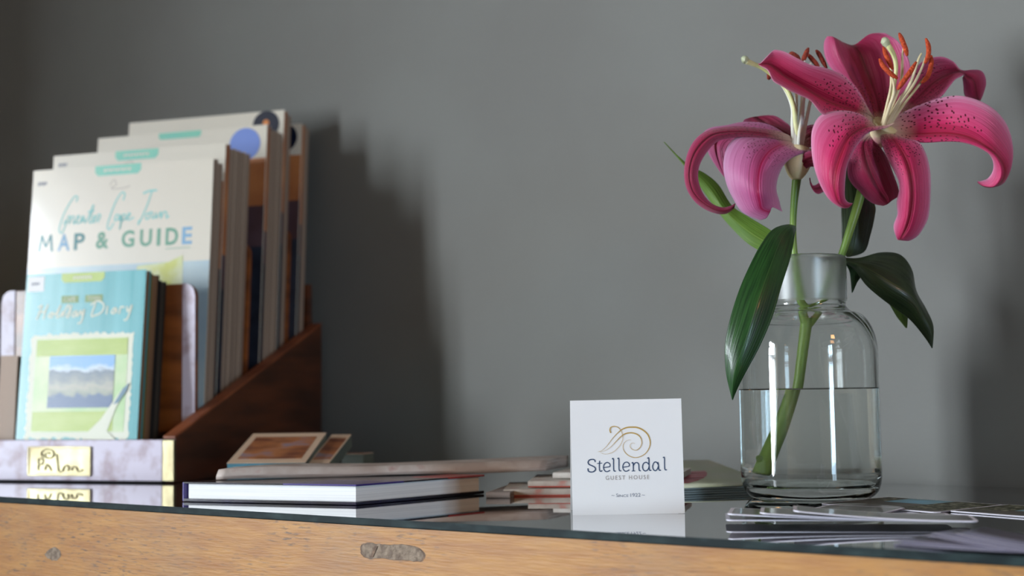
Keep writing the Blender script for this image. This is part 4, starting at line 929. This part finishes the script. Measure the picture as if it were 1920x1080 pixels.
# lower middle petal, behind
petal(B2, [[(1628, 250, .8), (1634, 252, .8), (1640, 254, .8)], [(1606, 268, .7), (1620, 268, .4), (1640, 264, .6)], [(1592, 292, .8), (1622, 292, .1), (1657, 284, .6)], [(1588, 318, 1.0), (1630, 318, 0), (1669, 310, .6)], [(1594, 340, 1.2), (1640, 340, .1), (1679, 336, .6)], [(1612, 360, 1.3), (1650, 358, .3), (1685, 356, .7)], [(1634, 380, 1.3), (1660, 372, .7), (1686, 367, .8)], [(1655, 386, 1.2), (1664, 383, 1.0), (1672, 375, .9)]],
    P_dark, Y2, seed=6, lab='darker petal hanging between the two lower ones')
# lower left petal, draped over the front
petal(B2, [[(1640, 236, .1), (1650, 238, -.1), (1678, 230, -.9)], [(1628, 224, -.3), (1632, 236, -.9), (1662, 240, -1.1)], [(1606, 211, -.5), (1608, 244, -1.7), (1630, 248, -1.3)], [(1574, 207, -.7), (1592, 258, -2.4), (1610, 268, -1.7)], [(1541, 214, -.9), (1579, 286, -2.8), (1597, 290, -2.2)],
    [(1524, 238, -1.1), (1570, 312, -3.0), (1588, 312, -2.5)], [(1521, 270, -1.3), (1566, 334, -3.0), (1585, 334, -2.6)], [(1525, 308, -1.5), (1566, 352, -2.9), (1584, 354, -2.6)], [(1536, 342, -1.6), (1569, 367, -2.7), (1584, 368, -2.5)], [(1553, 372, -1.8), (1574, 380, -2.4), (1586, 375, -2.3)], [(1576, 389, -1.9), (1584, 387, -2.1), (1592, 380, -2.1)], [(1592, 389, -1.9), (1596, 385, -2.0), (1599, 381, -2.0)]],
    P_pink, Y2, seed=7, cols=20, ruff=.0003, lab='petal draped forward over the lower left')
part_tube('pistil', B2, [(1660, 236, .1), (1668, 195, -.5), (1677, 155, -1.1), (1680, 125, -1.4), (1675, 102, -1.5), (1664, 84, -1.5)], [.0022, .0017, .0014, .0015, .0018, .0022], M_pist, Y2)
part_tube('stigma', B2, [(1665, 86, -1.5), (1659, 78, -1.5), (1653, 76, -1.5)], [.0022, .0032, .0020], M_stig, Y2)
for k, (fp, ap) in enumerate((([(1657, 234, -.2), (1676, 190, -1.0), (1690, 150, -1.4), (1692, 108, -1.6), (1694, 88, -1.7)], [(1686, 62, -1.8), (1691, 74, -1.9), (1698, 92, -1.9), (1701, 105, -1.8)]),
      ([(1661, 234, -.3), (1684, 192, -1.2), (1706, 158, -1.9), (1722, 112, -2.2), (1728, 100, -2.2)], [(1718, 116, -2.5), (1706, 136, -2.6), (1692, 155, -2.6), (1683, 168, -2.5)]),
      ([(1664, 234, -.2), (1690, 190, -.9), (1712, 160, -1.3), (1728, 128, -1.5), (1735, 108, -1.5)], [(1736, 72, -1.6), (1741, 88, -1.7), (1740, 106, -1.7), (1734, 119, -1.6)]),
      ([(1667, 236, -.1), (1694, 196, -.8), (1716, 168, -1.1), (1732, 148, -1.2), (1742, 138, -1.2)], [(1746, 104, -1.3), (1746, 120, -1.5), (1740, 142, -1.5), (1728, 156, -1.4)]),
      ([(1655, 232, -.3), (1664, 195, -1.0), (1671, 160, -1.6), (1670, 122, -1.9), (1666, 112, -1.9)], [(1656, 88, -1.9), (1661, 102, -2.0), (1668, 118, -2.0), (1674, 130, -1.9)]),
      ([(1656, 236, -.4), (1668, 200, -1.3), (1677, 170, -1.9), (1672, 142, -2.2), (1668, 134, -2.2)], [(1649, 110, -2.2), (1656, 124, -2.3), (1670, 138, -2.4), (1683, 147, -2.3)]))):
    part_tube('filament', B2, fp, [.0014, .0012, .0010, .0006], M_fil2, Y2); anther(B2, ap, M_anth, Y2)
for a, b_, c_ in (((1652, 238), (1700, 235), 0),):
    pass
# ---- left blossom
Y1 = .955
B1_ = blossom([(1494, 336, 0), (1494, 326, 0), (1495, 310, 0), (1497, 294, .1), (1500, 280, .2)], [.0036, .0068, .0095, .0105, .0085], Y1, 'left, lower blossom with petals curling down')
petal(B1_, [[(1488, 258, .4), (1490, 264, .1), (1490, 270, .2)], [(1460, 246, 0), (1460, 256, -.7), (1460, 264, -.4)], [(1425, 241, -.4), (1425, 250, -1.1), (1425, 260, -.8)], [(1388, 237, -.7), (1388, 247, -1.4), (1388, 257, -1.1)], [(1352, 239, -.9), (1350, 249, -1.6), (1353, 262, -1.3)], [(1322, 247, -1.0), (1328, 257, -1.7), (1337, 272, -1.4)], [(1300, 266, -1.1), (1308, 277, -1.8), (1321, 292, -1.5)],
    [(1287, 295, -1.1), (1296, 302, -1.8), (1311, 312, -1.5)], [(1283, 328, -1.1), (1292, 332, -1.8), (1309, 335, -1.5)], [(1289, 357, -1.0), (1299, 358, -1.7), (1317, 360, -1.4)], [(1307, 382, -1.0), (1315, 377, -1.6), (1332, 380, -1.3)], [(1335, 398, -1.0), (1340, 392, -1.5), (1352, 389, -1.2)], [(1360, 401, -1.0), (1362, 396, -1.3), (1367, 387, -1.1)], [(1377, 390, -1.0), (1378, 386, -1.1), (1379, 381, -1.0)]],
    P_dark, Y1, seed=11, ruff=.0002, lab='narrow petal curling round at the far left')
petal(B1_, [[(1486, 262, .6), (1486, 267, .4), (1486, 272, .4)], [(1448, 236, 1.4), (1440, 248, .9), (1436, 262, 1.0)], [(1405, 228, 2.0), (1396, 246, 1.4), (1388, 264, 1.4)], [(1366, 234, 2.3), (1364, 252, 1.7), (1370, 276, 1.6)], [(1328, 241, 2.4), (1345, 266, 1.8), (1368, 292, 1.6)], [(1319, 256, 2.4), (1344, 284, 1.8), (1372, 308, 1.6)], [(1327, 284, 2.3), (1348, 302, 1.8), (1372, 322, 1.6)], [(1343, 312, 2.1), (1355, 322, 1.8), (1368, 334, 1.6)], [(1358, 332, 1.9), (1362, 334, 1.8), (1364, 338, 1.7)]],
    P_mauve, Y1, seed=12, lab='petal drooping behind the curled one')
petal(B1_, [[(1484, 270, .5), (1494, 266, .8), (1504, 264, .9)], [(1455, 264, .8), (1474, 252, 1.4), (1496, 250, 1.6)], [(1424, 252, 1.3), (1452, 240, 2.0), (1486, 241, 2.2)], [(1400, 238, 1.8), (1434, 229, 2.6), (1473, 229, 2.7)], [(1393, 229, 2.2), (1420, 221, 2.9), (1455, 218, 2.9)], [(1396, 224, 2.5), (1414, 219, 2.9), (1438, 216, 2.9)]],
    P_dark, Y1, seed=13, ruff=.0004, lab='spotted petal at the back')
petal(B1_, [[(1500, 266, .6), (1503, 273, .4), (1506, 280, .3)], [(1508, 240, 1.2), (1516, 258, .8), (1522, 276, .5)], [(1526, 234, 1.6), (1536, 254, 1.1), (1542, 275, .7)], [(1562, 248, 1.7), (1557, 268, 1.2), (1552, 286, .7)], [(1577, 284, 1.5), (1563, 295, 1.1), (1549, 302, .7)], [(1570, 326, 1.2), (1558, 325, .9), (1546, 324, .6)], [(1552, 352, .9), (1543, 348, .7), (1536, 342, .5)], [(1534, 364, .6), (1528, 354, .5), (1525, 348, .4)], [(1522, 352, .5), (1520, 346, .4), (1520, 340, .4)], [(1518, 333, .4), (1518, 333, .4), (1519, 333, .4)]],
    P_dark, Y1, seed=14, lab='petal bending right, only its dark tip showing below')
petal(B1_, [[(1492, 306, -.6), (1496, 318, -.6), (1500, 326, -.3)], [(1510, 286, -1.0), (1514, 300, -1.1), (1516, 314, -.7)], [(1530, 282, -1.1), (1534, 298, -1.2), (1534, 312, -.8)], [(1550, 286, -1.0), (1552, 300, -1.1), (1550, 312, -.8)], [(1566, 300, -.8), (1566, 304, -.8), (1564, 308, -.8)]], P_dark, Y1, seed=15, rows=24, lab='short side petal passing behind the right blossom')
petal(B1_, [[(1470, 258, .3), (1480, 261, .2), (1490, 268, 0), (1502, 276, -.2), (1522, 279, -.4)], [(1440, 251, 0), (1452, 258, -.4), (1466, 270, -.8), (1488, 282, -1.1), (1518, 284, -.8)], [(1410, 250, -.4), (1428, 261, -1.0), (1445, 280, -1.6), (1468, 294, -1.7), (1498, 290, -1.0)],
    [(1382, 256, -.9), (1404, 273, -1.7), (1430, 298, -2.3), (1453, 308, -2.2), (1479, 300, -1.2)], [(1363, 276, -1.2), (1392, 298, -2.2), (1422, 320, -2.8), (1443, 324, -2.4), (1465, 317, -1.4)], [(1356, 306, -1.4), (1388, 324, -2.5), (1420, 343, -3.0), (1439, 344, -2.6), (1457, 340, -1.5)],
    [(1360, 338, -1.5), (1390, 350, -2.5), (1421, 362, -3.0), (1440, 361, -2.6), (1456, 358, -1.6)], [(1372, 368, -1.6), (1397, 374, -2.3), (1424, 378, -2.7), (1443, 375, -2.4), (1461, 376, -1.7)], [(1392, 398, -1.8), (1410, 396, -2.2), (1428, 392, -2.4), (1444, 383, -2.3), (1464, 389, -1.9)], [(1425, 413, -1.9), (1437, 409, -2.1), (1444, 398, -2.2), (1449, 389, -2.2), (1467, 397, -2.0)]],
    P_lav, Y1, seed=16, cols=22, ruff=.0002, lab='broad lilac pink petal folded down at the front')
part_tube('pistil', B1_, [(1497, 272, 0), (1492, 235, 0), (1488, 198, .2), (1474, 166, .6), (1452, 144, .8), (1428, 127, .6), (1410, 119, .4), (1400, 115, .3)], [.0019, .0017, .0017, .0018, .0016, .0015, .0018, .0022], M_pist, Y1)
part_tube('stigma', B1_, [(1402, 116, .3), (1396, 112, .3), (1391, 113, .3)], [.0020, .0030, .0020], M_stig, Y1)
for fp, ap in (([(1488, 272, -.1), (1486, 235, .1), (1485, 200, .4), (1470, 165, .9), (1446, 140, 1.0)], [(1441, 133, 1.0), (1442, 138, 1.0), (1442, 144, 1.0), (1440, 149, 1.0)]),
      ([(1492, 273, -.3), (1491, 240, .2), (1493, 200, .8), (1492, 150, 1.4), (1490, 112, 1.6)], [(1480, 100, 1.6), (1486, 101, 1.5), (1494, 106, 1.5), (1500, 113, 1.5)]),
      ([(1497, 274, -.4), (1500, 235, 0), (1504, 190, .6), (1507, 145, 1.2), (1508, 112, 1.4)], [(1516, 90, 1.5), (1512, 99, 1.4), (1508, 108, 1.4), (1504, 117, 1.4)]),
      ([(1500, 273, -.2), (1504, 235, .2), (1506, 195, .8), (1513, 145, 1.5), (1522, 112, 1.8)], [(1514, 101, 1.8), (1521, 109, 1.7), (1529, 118, 1.7), (1535, 126, 1.7)]),
      ([(1503, 273, -.1), (1510, 235, .3), (1519, 192, 1.0), (1530, 150, 1.6), (1538, 122, 1.8)], [(1530, 94, 1.9), (1536, 102, 1.8), (1543, 115, 1.8), (1550, 128, 1.8)])):
    part_tube('filament', B1_, fp, [.0016, .0014, .0012, .0008], M_fil, Y1); anther(B1_, ap, M_anthd, Y1, .0018)

# ------------------------------------------------------------------ cards and leaflets at the lower right
M_cardw = mat('white_card_edge', srgb(236, 232, 244), .4)
M_pcdark = mat('dark_landscape_postcard_print', srgb(84, 84, 80), .55, spec=.2, alt=srgb(112, 108, 100), nscale=40, stretch=(1, 1, 1), alt2=srgb(70, 66, 56))
M_pcblue = mat('sky_blue_postcard_print', srgb(130, 186, 214), .55, spec=.2, alt=srgb(130, 150, 150), nscale=30)
M_pcveg = mat('green_brown_postcard_print', srgb(60, 62, 44), .55, spec=.2, alt=srgb(150, 150, 130), nscale=220, lo=.5, hi=.62)
M_pcgrey = mat('grey_postcard_print', srgb(120, 114, 112), .3, coat=.6, alt=srgb(104, 98, 98), nscale=14)
def rounded(w_, l_, r=.004, n=5):
    P = []
    for cx, cy, a0 in ((w_ - r, r, -90), (w_ - r, l_ - r, 0), (r, l_ - r, 90), (r, r, 180)):
        for i in range(n + 1):
            q = math.radians(a0 + 90 * i / n); P.append((cx + r * math.cos(q), cy + r * math.sin(q)))
    return P
def postcard(uvz, ang, w_, l_, lab, bend=0.0, lift=0.0, face=None, pieces=None, tilt=0.0):
    """near-left corner at the given spot; ang turns it, lift raises its left end"""
    r = empty('postcard', onz(*uvz), (tilt, 0, ang)); tag(r, lab, 'postcard', 'white edged postcards fanned out in front of the bottle')
    def zz(x): return lift * (1 - min(1, x / w_)) ** 2
    def lay(outline, m, dz, th=.0):
        n = 14; mb = MB()
        xs = sorted(set([p[0] for p in outline] + [w_ * i / n for i in range(n + 1)]))
        def span(x):
            ys = []
            for i in range(len(outline)):
                (xa, ya), (xb, yb) = outline[i], outline[(i + 1) % len(outline)]
                if abs(xa - xb) < 1e-9:
                    if abs(x - xa) < 1e-9: ys += [ya, yb]
                elif min(xa, xb) - 1e-9 <= x <= max(xa, xb) + 1e-9: ys.append(ya + (yb - ya) * (x - xa) / (xb - xa))
            return (min(ys), max(ys)) if ys else None
        L_ = [(x, span(x)) for x in xs if span(x)]
        for (xa, sa), (xb, sb) in zip(L_[:-1], L_[1:]):
            a, b_, c_, d = Vector((xa, sa[0], zz(xa) + dz)), Vector((xb, sb[0], zz(xb) + dz)), Vector((xb, sb[1], zz(xb) + dz)), Vector((xa, sa[1], zz(xa) + dz))
            if th:
                t3 = Vector((0, 0, th)); mb.mesh([a, b_, c_, d, a + t3, b_ + t3, c_ + t3, d + t3], [(3, 2, 1, 0), (4, 5, 6, 7), (0, 1, 5, 4), (2, 3, 7, 6)], m, sm=False)
            else: mb.mesh([a, b_, c_, d], [(0, 1, 2, 3)], m, sm=False)
        return mb
    mb = lay(rounded(w_, l_), M_cardw, 0, .0006); mb.build('card_stock', r)
    bd = .0022
    ins = [(x, y) for x, y in rounded(w_, l_)]; ins = [(bd + x * (w_ - 2 * bd) / w_, bd + y * (l_ - 2 * bd) / l_) for x, y in ins]
    mb = lay(ins, face or M_pcgrey, .00066)
    for (x0, x1, y0, y1, m) in pieces or ():
        b2_ = lay([(bd + x0 * (w_ - 2 * bd), bd + y0 * (l_ - 2 * bd)), (bd + x1 * (w_ - 2 * bd), bd + y0 * (l_ - 2 * bd)), (bd + x1 * (w_ - 2 * bd), bd + y1 * (l_ - 2 * bd)), (bd + x0 * (w_ - 2 * bd), bd + y1 * (l_ - 2 * bd))], m, .00074)
        k = mb.mi(m); o_ = len(mb.v); mb.v += b2_.v; mb.f += [[i + o_ for i in f] for f in b2_.f]; mb.m += [k] * len(b2_.f); mb.uv += b2_.uv; mb.sm += b2_.sm
    mb.build('picture', r)['label'] = 'printed picture'
    return r
A = math.atan2
def angd(p, q, z=0): a, b_ = onz(*p, z), onz(*q, z); return math.atan2(b_.y - a.y, b_.x - a.x)
# two picture cards lying flat behind the fan
def corner_card(bl, br, fr, lab, **k):
    """from the back left, back right and front right corners on the glass"""
    a, b_, c_ = [p if isinstance(p, Vector) else onz(*p) for p in (bl, br, fr)]; w_ = (b_ - a).length; l_ = (b_ - c_).length; ex_ = (b_ - a).normalized(); ey_ = Vector((-ex_.y, ex_.x, 0))
    l_ = max(.05, (b_ - c_).dot(ey_)); p = a - ey_ * l_; r = postcard((0, 0, 0), math.atan2(ex_.y, ex_.x), w_, l_, lab, **k); r.location = (p.x, p.y, k.get('z', 0)); return r
r1 = corner_card((1665, 934), (1885, 949), (1805, 967), 'postcard with a blue sky strip and dark trees, lying flat behind the postcard fan', face=M_pcdark,
    pieces=[(.0, .22, .62, 1, M_pcveg), (.22, .62, .55, 1, M_pcblue), (.62, 1, .15, 1, M_pcveg), (0, .6, .0, .22, M_pcgrey)]); r1.location.z = .0003
r2 = corner_card(Vector((.3205, .8755, 0)), Vector((.3765, .7985, 0)), Vector((.3365, .7455, 0)), 'postcard with a brown and blue picture, cut off by the right picture edge', face=M_pcdark, pieces=[(0, .3, .3, 1, M_pcveg), (.3, .9, .4, 1, M_pcblue)]); r2.location.z = .0004
r3 = corner_card((1556, 951), (1700, 957), (1660, 969), 'grey postcard peeking out behind the left part of the fan', face=M_pcgrey); r3.location.z = .0011
for k, (u, v, z, u1, v1, li) in enumerate(((1362, 977, .0030, 1800, 977, 0), (1364, 976.5, .0034, 1832, 980, .0034), (1425, 977, .0039, 1834, 979.5, .0040), (1488, 977, .0044, 1836, 979, .0052))):
    a, b_ = onz(u, v, z), onz(u1, v1, z)
    pos = ('lowest postcard of the white edged fan', 'second lowest postcard of the white edged fan', 'second highest postcard of the white edged fan', 'topmost postcard of the white edged fan, its grey side up')[k]
    postcard((u, v, z), math.atan2(b_.y - a.y, b_.x - a.x), (b_ - a).length, .043 - .003 * k, pos + ' in front of the bottle', lift=li)
M_lil = mat('lilac_leaflet_print', srgb(92, 90, 108), .4, alt=srgb(112, 108, 126), nscale=18)
for k, (A_, B_, C_) in enumerate((((1676, 1021), (1920, 1043), (1740, 1008)), ((1676, 1014), (1920, 1042), (1735, 1004)), ((1736, 1004), (1920, 1043), (1800, 992)), ((1748, 1000), (1920, 1040), (1815, 989)), ((1792, 1001), (1920, 1034), (1858, 985)))):
    z = .0006 + .0006 * k; p = onz(*A_, z); px_ = onz(*B_, z) - p; py_ = onz(*C_, z) - p
    r = empty('leaflet', p); tag(r, ('lowest lilac white leaflet sheet', 'second lilac white leaflet sheet', 'third lilac white leaflet sheet', 'fourth lilac white leaflet sheet', 'topmost grey lilac leaflet')[k] + ' of the lower right fan', 'leaflet', 'lilac leaflets in the lower right corner')
    mb = MB(); n = 8; g = lambda f: Vector((0, 0, .0018 * (f ** 2)))
    for i in range(n):
        f0, f1 = i / n * 1.5, (i + 1) / n * 1.5
        mb.mesh([px_ * f0 + g(f0), px_ * f1 + g(f1), px_ * f1 + py_ * .8 + g(f1), px_ * f0 + py_ * .8 + g(f0)], [(0, 1, 2, 3)], M_lil)
    mb.build('sheet', r, solid=.0003, weld=True)
    mb = MB()
    for i in range(n):
        f0, f1 = i / n * 1.5, (i + 1) / n * 1.5; up = Vector((0, 0, .0004)); e1 = py_ * .022
        mb.mesh([px_ * f0 + g(f0) + up - e1, px_ * f1 + g(f1) + up - e1, px_ * f1 + e1 + g(f1) + up, px_ * f0 + e1 + g(f0) + up], [(0, 1, 2, 3)], M_cardw)
    mb.build('white_margin', r)
    mb = MB(); e0 = py_ * .05; mb.mesh([px_ * .02 + e0 + Vector((0, 0, .0003)), px_ * .3 + e0 + g(.3) + Vector((0, 0, .0003)), px_ * .3 + e0 * 1.3 + g(.3) + Vector((0, 0, .0003)), px_ * .02 + e0 * 1.3 + Vector((0, 0, .0003))], [(0, 1, 2, 3)], M_greyink); mb.build('printed_line', r)
